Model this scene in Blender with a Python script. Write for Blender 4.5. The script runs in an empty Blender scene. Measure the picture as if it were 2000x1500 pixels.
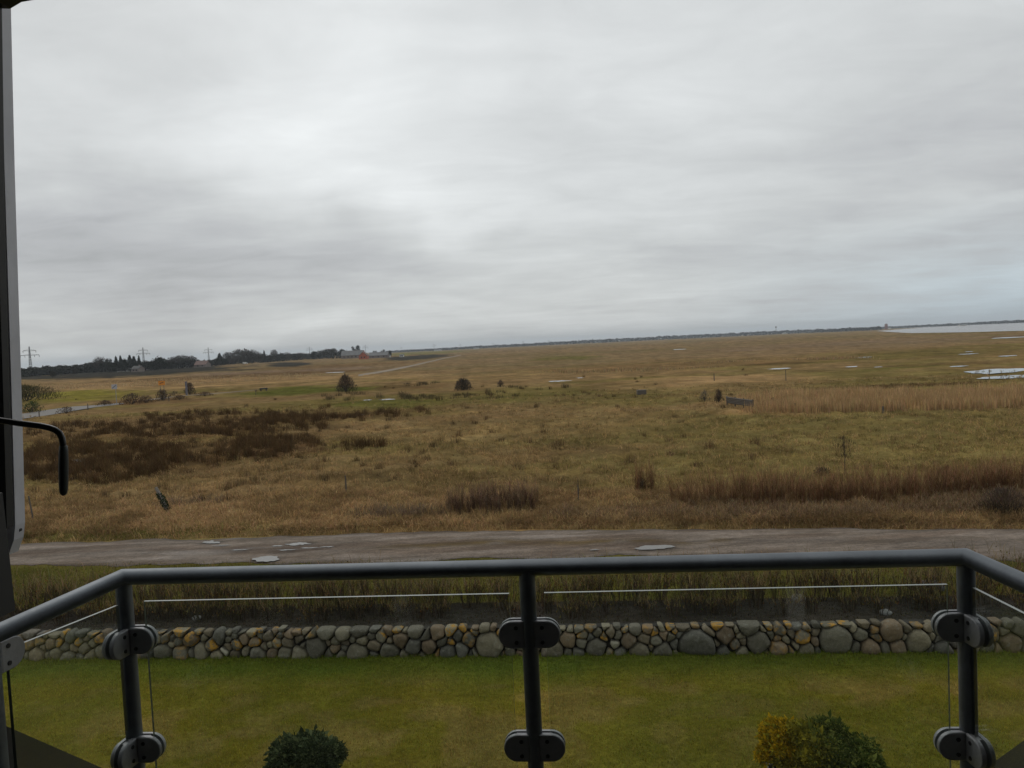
import bpy, math, random
import numpy as np
from mathutils import Vector, Matrix

# ------------------------------------------------------------ camera, light
F, W, H, CZ = 1500.0, 2000.0, 1500.0, 6.5
PHI = math.atan(0.0475)
TH = math.atan(75.4 / F)
fw = Vector((0, math.cos(TH), -math.sin(TH)))
r0 = Vector((1, 0, 0)); u0 = Vector((0, math.sin(TH), math.cos(TH)))
RR = math.cos(PHI) * r0 - math.sin(PHI) * u0
UU = math.sin(PHI) * r0 + math.cos(PHI) * u0
sc = bpy.context.scene
cd = bpy.data.cameras.new('camera'); cam = bpy.data.objects.new('camera', cd)
sc.collection.objects.link(cam)
cam.matrix_world = Matrix.Translation((0, 0, CZ)) @ Matrix((
    (RR.x, UU.x, -fw.x, 0), (RR.y, UU.y, -fw.y, 0), (RR.z, UU.z, -fw.z, 0), (0, 0, 0, 1)))
cd.sensor_width = 36; cd.lens = 36 * F / W; cd.clip_start = 0.02; cd.clip_end = 30000
sc.camera = cam
sc.view_settings.view_transform = 'Standard'; sc.view_settings.look = 'None'
sc.view_settings.exposure = 0.18; sc.view_settings.gamma = 1
SUN_EL, SUN_ROT = math.radians(42), math.radians(-25)      # azimuth from +Y towards +X
sd = bpy.data.lights.new('sun', 'SUN'); sd.energy = 0.5; sd.angle = math.radians(35); sd.color = (1, .96, .9)
so = bpy.data.objects.new('sun', sd); sc.collection.objects.link(so)
sv = Vector((math.sin(SUN_ROT) * math.cos(SUN_EL), math.cos(SUN_ROT) * math.cos(SUN_EL), math.sin(SUN_EL)))
so.rotation_euler = sv.to_track_quat('Z', 'Y').to_euler()


def ray(px, py):
    return (fw + RR * ((px - W / 2) / F) - UU * ((py - H / 2) / F))


def P(px, py, z=0.0):
    d = ray(px, py); t = (z - CZ) / d.z
    return Vector((d.x * t, d.y * t, z))


def D(px, py, dist):                       # point at forward (Y) distance
    d = ray(px, py); t = dist / d.y
    return Vector((d.x * t, dist, CZ + d.z * t))


def proj(X, Y, Z):                         # numpy, world -> photo pixels
    dx, dy, dz = X, Y, Z - CZ
    w = np.maximum(dx * fw.x + dy * fw.y + dz * fw.z, 1e-3)
    return (W / 2 + F * (dx * RR.x + dy * RR.y + dz * RR.z) / w,
            H / 2 - F * (dx * UU.x + dy * UU.y + dz * UU.z) / w)


def hor(px): return 722 - 0.0475 * px


# ------------------------------------------------------------ world: overcast sky
wd = bpy.data.worlds.new('World'); sc.world = wd; wd.use_nodes = True
nt = wd.node_tree; nt.nodes.clear()


class NB:                                   # tiny node builder
    def __init__(s, nt): s.nt = nt

    def n(s, t, **kw):
        nd = s.nt.nodes.new(t)
        ins = kw.pop('ins', {})
        for k, v in kw.items(): setattr(nd, k, v)
        for k, v in ins.items(): s.set(nd.inputs[k], v)
        return nd

    def set(s, inp, v):
        if hasattr(v, 'is_output') and v.is_output: s.nt.links.new(v, inp)
        else: inp.default_value = v

    def m(s, op, a, b=0.0, c=0.0, clamp=False):
        nd = s.n('ShaderNodeMath', operation=op, use_clamp=clamp)
        s.set(nd.inputs[0], a); s.set(nd.inputs[1], b); s.set(nd.inputs[2], c)
        return nd.outputs[0]

    def v(s, op, a, b=(0, 0, 0)):
        nd = s.n('ShaderNodeVectorMath', operation=op)
        s.set(nd.inputs[0], a)
        if op == 'SCALE': s.set(nd.inputs['Scale'], b)
        else: s.set(nd.inputs[1], b)
        return nd.outputs['Value'] if op in ('DOT_PRODUCT', 'LENGTH', 'DISTANCE') else nd.outputs['Vector']

    def mix(s, f, a, b, blend='MIX'):
        nd = s.n('ShaderNodeMix', data_type='RGBA', blend_type=blend, clamp_factor=True)
        s.set(nd.inputs[0], f); s.set(nd.inputs[6], a); s.set(nd.inputs[7], b)
        return nd.outputs[2]

    def noise(s, vec, scale, detail=4, rough=.5, dist=0.0):
        nd = s.n('ShaderNodeTexNoise', ins={'Vector': vec, 'Scale': scale, 'Detail': detail, 'Roughness': rough, 'Distortion': dist})
        return nd.outputs['Fac']

    def mr(s, v, a, b, c, d, smooth=True):
        nd = s.n('ShaderNodeMapRange', interpolation_type='SMOOTHSTEP' if smooth else 'LINEAR',
                 ins={'Value': v, 'From Min': a, 'From Max': b, 'To Min': c, 'To Max': d})
        return nd.outputs[0]


b = NB(nt)
tc = b.n('ShaderNodeTexCoord').outputs['Generated']
sep = b.n('ShaderNodeSeparateXYZ', ins={0: tc})
zc = b.m('MAXIMUM', sep.outputs[2], 0.0)
den = b.m('ADD', zc, 0.10)
cx = b.m('DIVIDE', sep.outputs[0], den); cy = b.m('DIVIDE', sep.outputs[1], den)
pl = b.n('ShaderNodeCombineXYZ', ins={0: cx, 1: cy, 2: 0.0}).outputs[0]
n1 = b.noise(b.v('ADD', pl, (3.1, 7.7, 0)), 0.8, 5, .5, .6)
n2 = b.noise(b.v('MULTIPLY', b.v('ADD', pl, (11.1, 2.7, 0)), (.8, 1.2, 1)), 2.6, 8, .62, .5)
n3 = b.noise(b.v('MULTIPLY', pl, (.35, 1.6, 1)), 1.5, 4, .6)
val = b.m('ADD', b.m('MULTIPLY', b.m('SUBTRACT', n1, .5), .30), b.m('MULTIPLY', b.m('SUBTRACT', n2, .5), .21))
val = b.m('ADD', val, b.m('MULTIPLY', b.m('SUBTRACT', n3, .5), .07))
# broad bright and dark banks of cloud, fixed in the sky by direction
wob = b.v('SCALE', b.v('SUBTRACT', b.n('ShaderNodeTexNoise', ins={'Vector': tc, 'Scale': 5.0, 'Detail': 4.0}).outputs['Color'], (.5, .5, .5)), .16)
tw = b.v('ADD', tc, wob)
BLOBS = [(640, 110, .16, .10, .07), (430, 285, .15, .045, .10), (760, 380, .12, .035, .12), (900, 440, .10, .025, .09),
         (620, 200, .10, .05, .04), (300, 500, .26, .085, -.17), (110, 420, .16, .06, -.06), (700, 505, .18, .05, -.05),
         (1250, 250, .5, .25, .02), (1800, 330, .25, .2, -.07), (1550, 500, .35, .05, -.05), (120, 690, .14, .018, .10),
         (420, 670, .2, .014, .08), (60, 60, .2, .1, -.02), (1900, 60, .3, .15, -.07)]
for (px, py, sx, sy, amp) in BLOBS:
    c = ray(px, py).normalized()
    dv = b.v('SUBTRACT', tw, tuple(c))
    # stretch: horizontal extent sx, vertical extent sy
    dv = b.v('MULTIPLY', dv, (1 / sx, 1 / sx, 1 / sy))
    ln = b.v('LENGTH', dv)
    g = b.m('POWER', 2.718, b.m('MULTIPLY', b.m('MULTIPLY', ln, ln), -1.0))
    val = b.m('ADD', val, b.m('MULTIPLY', g, amp))
lum = b.m('ADD', val, b.mr(zc, 0.0, .30, .59, .645, False))
lum = b.m('MAXIMUM', lum, .3)
lum = b.m('MINIMUM', lum, .82)
rt = b.mr(sep.outputs[0], .15, .62, 0, 1)
lowm = b.mr(zc, 0.0, .16, 1, 0)
tint = b.mix(b.m('MULTIPLY', rt, lowm), (.97, 1.0, 1.0, 1), (.84, 1.0, 1.10, 1))
tint = b.mix(b.mr(lum, .42, .58, .7, 0), tint, (.975, .995, 1.03, 1))
cl = b.v('SCALE', b.v('MULTIPLY', tint, (1, 1, 1)), b.m('MULTIPLY', lum, 10.0))
sky = b.n('ShaderNodeTexSky', sky_type='NISHITA')
sky.sun_disc = False; sky.sun_elevation = SUN_EL; sky.sun_rotation = SUN_ROT
colr = b.mix(.96, sky.outputs[0], cl)
bg = b.n('ShaderNodeBackground', ins={0: colr, 1: 0.1})
out = b.n('ShaderNodeOutputWorld'); nt.links.new(bg.outputs[0], out.inputs[0])

# ------------------------------------------------------------ helpers
rng = np.random.default_rng(7); random.seed(7)
COL = sc.collection


def _h(ix, iy, s):
    n = (ix * 374761393 + iy * 668265263 + s * 1442695041) & 0xffffffff
    n = ((n ^ (n >> 13)) * 1274126177) & 0xffffffff
    return ((n ^ (n >> 16)) & 0xffff) / 65535.0


def vn(x, y, s=0):
    x = np.asarray(x, float); y = np.asarray(y, float)
    ix = np.floor(x).astype(np.int64); iy = np.floor(y).astype(np.int64)
    fx = x - ix; fy = y - iy
    fx = fx * fx * (3 - 2 * fx); fy = fy * fy * (3 - 2 * fy)
    a = _h(ix, iy, s); c = _h(ix + 1, iy, s); d = _h(ix, iy + 1, s); e = _h(ix + 1, iy + 1, s)
    return (a * (1 - fx) + c * fx) * (1 - fy) + (d * (1 - fx) + e * fx) * fy


def fbm(x, y, s=0, o=4):
    t = 0; a = .5; tot = 0
    for i in range(o):
        t = t + a * vn(np.asarray(x) * 2 ** i, np.asarray(y) * 2 ** i, s + i); tot += a; a *= .5
    return t / tot


def sstep(a, c, x):
    t = np.clip((x - a) / (c - a), 0, 1)
    return t * t * (3 - 2 * t)


def mesh_np(name, V, loops, starts, totals, mat=None, col=None, smooth=False, mats=None, fmat=None):
    me = bpy.data.meshes.new(name)
    V = np.asarray(V, np.float32)
    me.vertices.add(len(V)); me.vertices.foreach_set('co', V.ravel())
    me.loops.add(len(loops)); me.loops.foreach_set('vertex_index', np.asarray(loops, np.int32))
    me.polygons.add(len(starts)); me.polygons.foreach_set('loop_start', np.asarray(starts, np.int32))
    if fmat is not None: me.polygons.foreach_set('material_index', np.asarray(fmat, np.int32))
    me.polygons.foreach_set('use_smooth', np.full(len(starts), smooth))
    me.update(calc_edges=True)
    if col is not None:
        at = me.attributes.new('col', 'FLOAT_COLOR', 'POINT')
        c4 = np.ones((len(V), 4), np.float32); c4[:, :3] = col
        at.data.foreach_set('color', c4.ravel())
    for m_ in (mats or ([mat] if mat else [])): me.materials.append(m_)
    me.validate()
    return me


def link(name, me, parent=None, loc=None):
    o = bpy.data.objects.new(name, me); COL.objects.link(o)
    if loc is not None: o.location = loc
    if parent is not None: o.parent = parent
    return o


def tag(o, label=None, cat=None, group=None, kind=None):
    if label: o['label'] = label
    if cat: o['category'] = cat
    if group: o['group'] = group
    if kind: o['kind'] = kind
    return o


class MB:
    """collects primitives; build() links them as ONE mesh object"""
    def __init__(s): s.V = []; s.F = []; s.S = []; s.C = []

    def add(s, V, Fs, smooth=False, col=(1, 1, 1)):
        o = len(s.V); s.V += [tuple(v) for v in V]; s.C += [col] * len(V)
        for f in Fs: s.F.append([i + o for i in f]); s.S.append(smooth)

    def box(s, c, size, M=None, bev=0.0, col=(1, 1, 1)):
        import bmesh
        bm = bmesh.new(); bmesh.ops.create_cube(bm, size=1)
        for v in bm.verts: v.co = Vector((v.co.x * size[0], v.co.y * size[1], v.co.z * size[2]))
        if bev: bmesh.ops.bevel(bm, geom=bm.edges[:], offset=bev, segments=2, affect='EDGES')
        if M is not None: bmesh.ops.transform(bm, matrix=M, verts=bm.verts)
        bm.verts.ensure_lookup_table()
        s.add([v.co + Vector(c) for v in bm.verts], [[v.index for v in f.verts] for f in bm.faces], col=col)
        bm.free()

    def tube(s, pts, rad, n=16, caps=True, col=(1, 1, 1), smooth=True):
        pts = [Vector(p) for p in pts]
        rads = rad if isinstance(rad, (list, tuple)) else [rad] * len(pts)
        V = []; up = None
        for i, p in enumerate(pts):
            if i == 0: t = pts[1] - p
            elif i == len(pts) - 1: t = p - pts[i - 1]
            else: t = (pts[i + 1] - p).normalized() + (p - pts[i - 1]).normalized()
            t.normalize()
            if up is None:
                up = Vector((0, 0, 1)) if abs(t.z) < .9 else Vector((0, 1, 0))
            a = t.cross(up).normalized(); c = a.cross(t).normalized(); up = c
            # keep the section true at mitred corners
            k = 1.0
            if 0 < i < len(pts) - 1:
                d0 = (p - pts[i - 1]).normalized(); k = 1 / max(.5, d0.dot(t))
                ax = (pts[i + 1] - p).normalized().cross(d0)
            for j in range(n):
                an = 2 * math.pi * j / n
                off = (a * math.cos(an) + c * math.sin(an)) * rads[i]
                if k != 1.0 and ax.length > 1e-6:
                    w_ = ax.normalized().cross(t).normalized(); off = off + w_ * off.dot(w_) * (k - 1)
                V.append(p + off)
        Fs = [[i * n + j, i * n + (j + 1) % n, (i + 1) * n + (j + 1) % n, (i + 1) * n + j] for i in range(len(pts) - 1) for j in range(n)]
        s.add(V, Fs, smooth, col)
        if caps:
            s.add(V[:n], [list(range(n))[::-1]], False, col)
            s.add(V[-n:], [list(range(n))], False, col)

    def build(s, name, mat, parent=None, loc=None):
        me = bpy.data.meshes.new(name)
        me.from_pydata(s.V, [], s.F); me.update()
        me.polygons.foreach_set('use_smooth', s.S)
        at = me.attributes.new('col', 'FLOAT_COLOR', 'POINT')
        c4 = np.ones((len(s.V), 4), np.float32); c4[:, :3] = np.array(s.C); at.data.foreach_set('color', c4.ravel())
        me.materials.append(mat)
        return link(name, me, parent, loc)


def empty(name, loc):
    o = bpy.data.objects.new(name, None); COL.objects.link(o); o.location = loc; o.empty_display_size = .2
    return o


def new_mat(name):
    m = bpy.data.materials.new(name); m.use_nodes = True
    m.node_tree.nodes.clear(); bb = NB(m.node_tree)
    o = bb.n('ShaderNodeOutputMaterial')
    return m, bb, o


def simple(name, color, rough=.6, metal=0.0, var=.25, scale=20.0, bump=0.0, spec=.5, useattr=False):
    m, bb, o = new_mat(name)
    obj = bb.n('ShaderNodeTexCoord').outputs['Object']
    nz = bb.noise(obj, scale, 5, .6)
    f = bb.mr(nz, .3, .7, 1 - var, 1 + var, False)
    base = color + (1,) if len(color) == 3 else color
    if useattr:
        at = bb.n('ShaderNodeAttribute', attribute_name='col').outputs['Color']
        c = bb.v('SCALE', bb.v('MULTIPLY', at, color[:3]), f)
    else: c = bb.v('SCALE', color[:3], f)
    p = bb.n('ShaderNodeBsdfPrincipled', ins={'Base Color': c, 'Roughness': rough, 'Metallic': metal, 'Specular IOR Level': spec})
    if bump:
        bp = bb.n('ShaderNodeBump', ins={'Strength': bump, 'Distance': .02, 'Height': bb.noise(obj, scale * 3, 5, .6)})
        m.node_tree.links.new(bp.outputs[0], p.inputs['Normal'])
    m.node_tree.links.new(p.outputs[0], o.inputs[0])
    return m


def blade_mat(name, trans=.25):
    m, bb, o = new_mat(name)
    at = bb.n('ShaderNodeAttribute', attribute_name='col').outputs['Color']
    d = bb.n('ShaderNodeBsdfDiffuse', ins={0: at})
    t = bb.n('ShaderNodeBsdfTranslucent', ins={0: at})
    mx = bb.n('ShaderNodeMixShader', ins={0: trans, 1: d.outputs[0], 2: t.outputs[0]})
    m.node_tree.links.new(mx.outputs[0], o.inputs[0])
    return m


BL = blade_mat('blades')


def blades(name, B, Hh, Wd, lean, col, mat=BL, az=None, parent=None, curve=.5, droop=0.0):
    """N grass blades, each a kinked two-segment strip"""
    N = len(B); B = np.asarray(B, float)
    az = rng.uniform(0, 2 * np.pi, N) if az is None else az
    Hh = np.broadcast_to(Hh, (N,)); Wd = np.broadcast_to(Wd, (N,)); lean = np.broadcast_to(lean, (N,))
    dx = np.cos(az); dy = np.sin(az)
    fa = rng.uniform(0, 2 * np.pi, N); wx = np.cos(fa) * Wd / 2; wy = np.sin(fa) * Wd / 2
    L1 = lean * curve * .5; h1 = np.sqrt(np.maximum(.05, 1 - (lean * .6) ** 2)) * .55
    h2 = 1 - .45 * np.minimum(lean, 1.3) ** 2 - droop
    V = np.zeros((N, 5, 3))
    V[:, 0] = B + np.c_[wx, wy, 0 * wx - .01]
    V[:, 1] = B - np.c_[wx, wy, 0 * wx + .01]
    mid = B + np.c_[dx * Hh * L1, dy * Hh * L1, Hh * h1]
    V[:, 2] = mid - np.c_[wx, wy, 0 * wx] * .8
    V[:, 3] = mid + np.c_[wx, wy, 0 * wx] * .8
    V[:, 4] = B + np.c_[dx * Hh * lean, dy * Hh * lean, Hh * h2]
    idx = np.arange(N)[:, None] * 5
    lq = idx + np.array([0, 1, 2, 3]); lt = idx + np.array([3, 2, 4])
    loops = np.concatenate([np.c_[lq, lt].ravel()])
    st = (np.arange(N)[:, None] * 7 + np.array([0, 4])).ravel()
    c = np.repeat(np.asarray(col)[:, None, :], 5, 1) if np.ndim(col) == 2 else np.tile(np.array(col), (N, 5, 1))
    me = mesh_np(name, V.reshape(-1, 3), loops, st, None, mat, c.reshape(-1, 3))
    return link(name, me, parent)


def jit(base, N, amt=.25, hue=.08):
    base = np.asarray(base, float)
    if base.ndim == 1: base = np.tile(base, (N, 1))
    return np.clip(base * (1 + rng.normal(0, amt, (N, 1))) * (1 + rng.normal(0, hue, (N, 3))), .004, .9)


# ------------------------------------------------------------ terrain profile
WA = 5.6                                    # the wall and the road run at this angle
ux, uy = math.cos(math.radians(WA)), -math.sin(math.radians(WA))
vx, vy = -uy, ux


def uv2w(u, v): return (u * ux + v * vx, u * uy + v * vy)


V0 = 15.75                                  # front foot of the stone wall
WH = 0.60                                   # wall height


def gz(x, y):
    """ground height: lawn 0, raised bed behind the wall, field 0"""
    x = np.asarray(x, float); y = np.asarray(y, float)
    v = x * vx + y * vy
    z = np.where(v < V0 + .25, 0.0, 0.0)
    bed = np.interp(v, [V0 + .24, V0 + .25, 17.4, 18.2, 20.5, 21.5], [0, .55, .50, .34, .08, 0])
    z = np.where((v > V0 + .24) & (v < 21.5), bed, z)
    rdtop = np.interp(x, [-18, 0, 16], [28.5, 27.0, 23.9])
    w = sstep(rdtop + .6, rdtop + 3, y) * (1 - sstep(200, 400, y))
    z = z + w * ((fbm(x / 9, y / 9, 3, 4) - .5) * .6)
    z = z + w * (1 - sstep(70, 110, y)) * (fbm(x / .75, y / .75, 9, 3) - .5) * .42
    # shallow ditch by the road's far edge
    dd = y - rdtop
    z = z - .22 * np.exp(-((dd - .45) / .35) ** 2) * (np.abs(x) < 60)
    return z


def inpoly(px, py, poly):
    ins = np.zeros(px.shape, bool); n = len(poly); j = n - 1
    for i in range(n):
        xi, yi = poly[i]; xj, yj = poly[j]
        if yi != yj:
            c = ((yi > py) != (yj > py)) & (px < (xj - xi) * (py - yi) / (yj - yi) + xi)
            ins ^= c
        j = i
    return ins


def soft(px, py, cx_, cy_, sx, sy, e=1.0):
    # soft horizontal bar / ellipse following the tilt of the horizon
    yy = py - cy_ + .045 * (px - cx_)
    r = np.sqrt(((px - cx_) / sx) ** 2 + (yy / sy) ** 2)
    return 1 - sstep(1 - .45 * e, 1 + .45 * e, r)


TAN = np.array([.165, .114, .054]); STRAW = np.array([.215, .145, .070]); OLIVE = np.array([.112, .090, .033])
GREEN = np.array([.070, .074, .018]); RUSH = np.array([.060, .038, .018]); MUD = np.array([.055, .045, .035])
REED = np.array([.20, .130, .062]); DARK = np.array([.028, .027, .022]); MAUVE = np.array([.13, .095, .065])
# land cover: centre x, y, half-width, half-height (photo pixels of the place), colour, strength
COVER = [
    (1000, 700, 1200, 26, MAUVE, .35), (300, 748, 330, 13, STRAW, .75), (600, 742, 250, 9, STRAW, .5),
    (560, 727, 240, 6, MAUVE, .8), (450, 735, 270, 3.5, RUSH * 1.4, .95), (640, 715, 200, 3, RUSH * 1.6, .6), (150, 775, 120, 13, np.array([.125, .112, .024]), .9), (300, 783, 120, 6, RUSH * 1.5, .8), (420, 762, 100, 4, OLIVE * .8, .7),
    (590, 762, 170, 11, GREEN * .9, .8), (760, 790, 140, 8, GREEN, .6), (330, 835, 330, 26, RUSH * 1.3, .6),
    (230, 900, 260, 40, RUSH * 1.3, .65), (520, 872, 120, 26, RUSH * 1.1, .8), (640, 815, 220, 12, RUSH * 1.2, .6),
    (800, 755, 70, 6, RUSH * 1.3, .6), (1500, 705, 520, 8, OLIVE, .6), (1750, 740, 320, 16, OLIVE * 1.0, .9),
    (1650, 722, 260, 5, GREEN, .5), (1850, 688, 240, 12, OLIVE * .9, .8), (1700, 670, 400, 6, MAUVE, .5),
    (1400, 748, 220, 14, STRAW * .95, .75), (1270, 715, 180, 5, RUSH * 1.5, .4), (1350, 712, 300, 5, REED * .8, .7),
    (1100, 700, 70, 5, GREEN, .6), (1250, 842, 420, 38, OLIVE, .55), (1750, 838, 330, 20, OLIVE * 1.05, .6),
    (1500, 880, 600, 30, OLIVE * 1.1, .45), (1000, 830, 300, 30, TAN * 1.05, .4), (1770, 783, 330, 16, REED, .85),
    (1150, 772, 260, 9, GREEN * 1.1, .35), (900, 930, 300, 22, OLIVE, .5), (150, 985, 200, 12, OLIVE * 1.1, .6),
    (1100, 985, 1200, 24, TAN * 1.25, .6), (250, 728, 230, 7, DARK, 1.9), (562, 712, 38, 4.5, DARK, 1.8),
    (815, 698, 64, 4, DARK * 1.2, 1.8), (820, 690, 90, 3, GREEN * 1.3, .6), (1700, 756, 200, 4, RUSH, .6),
    (1500, 712, 70, 3, RUSH, .5), (1840, 712, 150, 3, RUSH * 1.3, .4), (250, 1040, 300, 8, GREEN * 1.2, .7), (1500, 1020, 600, 7, OLIVE, .8),
]


def cover(x, y):
    """base colour of the open ground at world x, y"""
    px, py = proj(x, y, np.zeros_like(x))
    dist = np.hypot(x, y)
    nb = fbm(x / 14, y / 9, 11, 5); nf = fbm(x / 2.2, y / 2.0, 21, 4); nl = fbm(x / 80, y / 50, 31, 4)
    t = sstep(.38, .62, nb * .55 + nl * .45)
    c = TAN * 1.0 * (1 - t)[:, None] + OLIVE * t[:, None]
    wob_ = (fbm(x / 18, y / 12, 5, 4) - .5) * 1.2
    for (a, d, sx, sy, cc, st) in COVER:
        yy = py - d + .045 * (px - a)
        r = np.sqrt(((px - a) / sx) ** 2 + (yy / sy) ** 2) + wob_
        w = (1 - sstep(.6, 1.25, r)) * st * (.55 + .9 * sstep(.3, .7, nb)) * (dist > 22)
        w = np.clip(w, 0, 1)[:, None]
        c = c * (1 - w) + cc * w
    c = c * (1.18 + 1.05 * (nf - .5) + .7 * (nb - .5))[:, None]
    c = c * (1 + .25 * (fbm(x / .9, y / .8, 27, 3) - .5))[:, None] * np.array([1.36, 1.31, 1.30])
    v = x * vx + y * vy
    # lawn
    lw = (v < V0 + .24)
    gl = fbm(x / .6, y / .45, 41, 5); gl2 = fbm(x / 4, y / 3, 51, 3)
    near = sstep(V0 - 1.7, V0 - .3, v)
    lawn = np.array([.192, .164, .023])[None] * (1 - .0 * gl[:, None])
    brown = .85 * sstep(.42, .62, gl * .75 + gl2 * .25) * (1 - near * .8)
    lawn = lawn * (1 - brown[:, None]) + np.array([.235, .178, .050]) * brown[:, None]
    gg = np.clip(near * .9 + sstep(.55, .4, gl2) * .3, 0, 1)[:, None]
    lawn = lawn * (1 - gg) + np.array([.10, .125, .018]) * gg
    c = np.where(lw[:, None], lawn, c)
    bed = (v >= V0 + .24) & (v < 17.9)
    c = np.where(bed[:, None], np.array([.055, .050, .042]) * (.7 + .6 * nf)[:, None], c)
    gr = sstep(17.7, 18.2, v) * (1 - sstep(22.5, 25.0, v))
    gcol = np.array([.100, .095, .022]) * (.65 + .7 * nf)[:, None]
    c = c * (1 - gr[:, None]) + gcol * gr[:, None]
    return c


def ground_mat():
    m, bb, o = new_mat('ground')
    at = bb.n('ShaderNodeAttribute', attribute_name='col').outputs['Color']
    pos = bb.n('ShaderNodeNewGeometry').outputs['Position']
    a = bb.noise(pos, .9, 6, .65); c = bb.noise(pos, 7.0, 5, .65); e = bb.noise(pos, .12, 5, .6)
    f = bb.m('MULTIPLY', bb.mr(a, .3, .7, .72, 1.25, False), bb.mr(c, .3, .7, .7, 1.3, False))
    f = bb.m('MULTIPLY', f, bb.mr(e, .3, .7, .82, 1.15, False))
    colr = bb.v('SCALE', at, f)
    warm = bb.mr(bb.noise(pos, .35, 4, .6), .4, .62, 0, .35)
    colr = bb.mix(warm, colr, bb.v('MULTIPLY', colr, (1.18, 1.0, .85)))
    bp = bb.n('ShaderNodeBump', ins={'Strength': .9, 'Distance': .12, 'Height': bb.m('ADD', bb.noise(pos, 3.0, 6, .7), bb.m('MULTIPLY', c, .5))})
    p = bb.n('ShaderNodeBsdfDiffuse', ins={0: colr, 'Roughness': .9, 'Normal': bp.outputs[0]})
    m.node_tree.links.new(p.outputs[0], o.inputs[0])
    return m


GM = ground_mat()


def build_ground():
    rs = np.concatenate([[.01, 3, 6, 9], 6.5 * F / np.arange(800, 560, -2.4)[::1], ])
    vr = list(rs)
    d = 560.0
    while d > 1.6:
        vr.append(6.5 * F / d)
        d -= max(.9 if d < 60 else 1.6, .0) if d > 8 else .4
    vr += [8000, 12000]
    rs = np.array(sorted(set(np.round(vr, 3))))
    an = np.concatenate([np.radians(np.arange(-180, -44, 4)), np.radians(np.linspace(-43, 43, 430)), np.radians(np.arange(44, 180, 4))])
    R_, A_ = np.meshgrid(rs, an, indexing='ij')
    X = (R_ * np.sin(A_)); Y = (R_ * np.cos(A_))
    nr, na = X.shape
    x = X.ravel(); y = Y.ravel()
    z = gz(x, y)
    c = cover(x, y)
    i, j = np.meshgrid(np.arange(nr - 1), np.arange(na), indexing='ij')
    j2 = (j + 1) % na
    q = np.stack([i * na + j, (i + 1) * na + j, (i + 1) * na + j2, i * na + j2], -1).reshape(-1, 4)[:, ::-1]
    me = mesh_np('ground', np.c_[x, y, z], q.ravel(), np.arange(len(q)) * 4, None, GM, c, smooth=True)
    return tag(link('ground', me), kind='structure')


build_ground()


# ------------------------------------------------------------ flat sheets: water, road, paths
def water_mat(name, rough=.06, col=(.05, .05, .045), scale=3.0, bump=.04):
    m, bb, o = new_mat(name)
    pos = bb.n('ShaderNodeNewGeometry').outputs['Position']
    bp = bb.n('ShaderNodeBump', ins={'Strength': bump, 'Distance': .05, 'Height': bb.noise(pos, scale, 4, .6)})
    p = bb.n('ShaderNodeBsdfPrincipled', ins={'Base Color': col + (1,), 'Roughness': rough, 'IOR': 1.33, 'Specular IOR Level': .6, 'Normal': bp.outputs[0]})
    m.node_tree.links.new(p.outputs[0], o.inputs[0])
    return m


WM = water_mat('pool_water')


def sheet(name, pts, z, mat, kind='structure'):
    me = bpy.data.meshes.new(name)
    me.from_pydata([(p[0], p[1], z(p[0], p[1]) if callable(z) else z) for p in pts], [], [list(range(len(pts)))])
    me.update()
    if me.polygons[0].normal.z < 0: me.flip_normals()
    me.materials.append(mat)
    return tag(link(name, me), kind=kind)


def pool(cx_, cy_, sx, sy, lift=.02, n=40, name='pool', rag=.28, seed=0):
    pts = []
    for k in range(n):
        a = 2 * math.pi * k / n
        r = 1 + rag * (float(vn(np.array(3 * math.cos(a) + seed * 5.3), np.array(3 * math.sin(a) + cx_ * .1), seed)) - .5) * 2
        px = cx_ + sx * r * math.cos(a); py = cy_ + sy * r * math.sin(a) - .045 * (px - cx_)
        p = P(px, max(py, hor(px) + 2)); pts.append((p.x, p.y))
    xs = np.array([p[0] for p in pts]); ys = np.array([p[1] for p in pts])
    zz = float(np.max(gz(xs, ys))) + lift
    zc_ = float(gz(np.array([xs.mean()]), np.array([ys.mean()]))[0]) + lift
    return sheet(name, pts, (zz * .5 + max(zc_, 0) * .5), WM)


POOLS = [(1950, 726, 64, 5, .2), (1975, 735.5, 68, 3.2, .2), (1872, 716, 17, 1.5, .3), (1524, 721, 22, 1.8, .3), (1664, 716, 12, 1.6, .3),
         (1715, 717, 9, .9, .3), (1975, 659.5, 36, 1.4, .3), (1890, 692, 18, 1, .3), (1893, 686.5, 8, .7, .3), (1970, 696, 16, 1.4, .4),
         (1326, 682.5, 12, 1, .3), (655, 728, 20, 1, .2), (757, 783, 17, 1.8, .3), (718, 784.5, 9, 1.1, .3), (1092, 746, 20, 1.6, .4), (1133, 738, 7, .9, .3),
         (641, 815, 6, 1.8, .3), (704, 811, 9, 1.8, .4), (166, 905, 24, 4.5, .4), (343, 896, 7, 3, .4), (1690, 699, 14, .8, .3)]
for i, (a, c, sx, sy, rg) in enumerate(POOLS): pool(a, c, sx, sy * (.55 if i > 1 else .9), .03 + .0006 * i, name='pool', rag=rg, seed=i)

# the bay on the right
SM = water_mat('bay_water', .22, (.16, .145, .14), .02, .15)
sea = [(1712, 646.5), (1740, 648.6), (1780, 650.6), (1850, 649.6), (1920, 648.3), (1960, 647), (2000, 646.3), (2120, 643)]
pts = [P(*q) for q in sea]; pts = [(p.x, p.y) for p in pts] + [(2600, 500), (7000, 2500), (5200, 6200), (2100, 4050), (1760, 3480), (1540, 2850)]
sheet('bay', pts, .1, SM)


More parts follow.
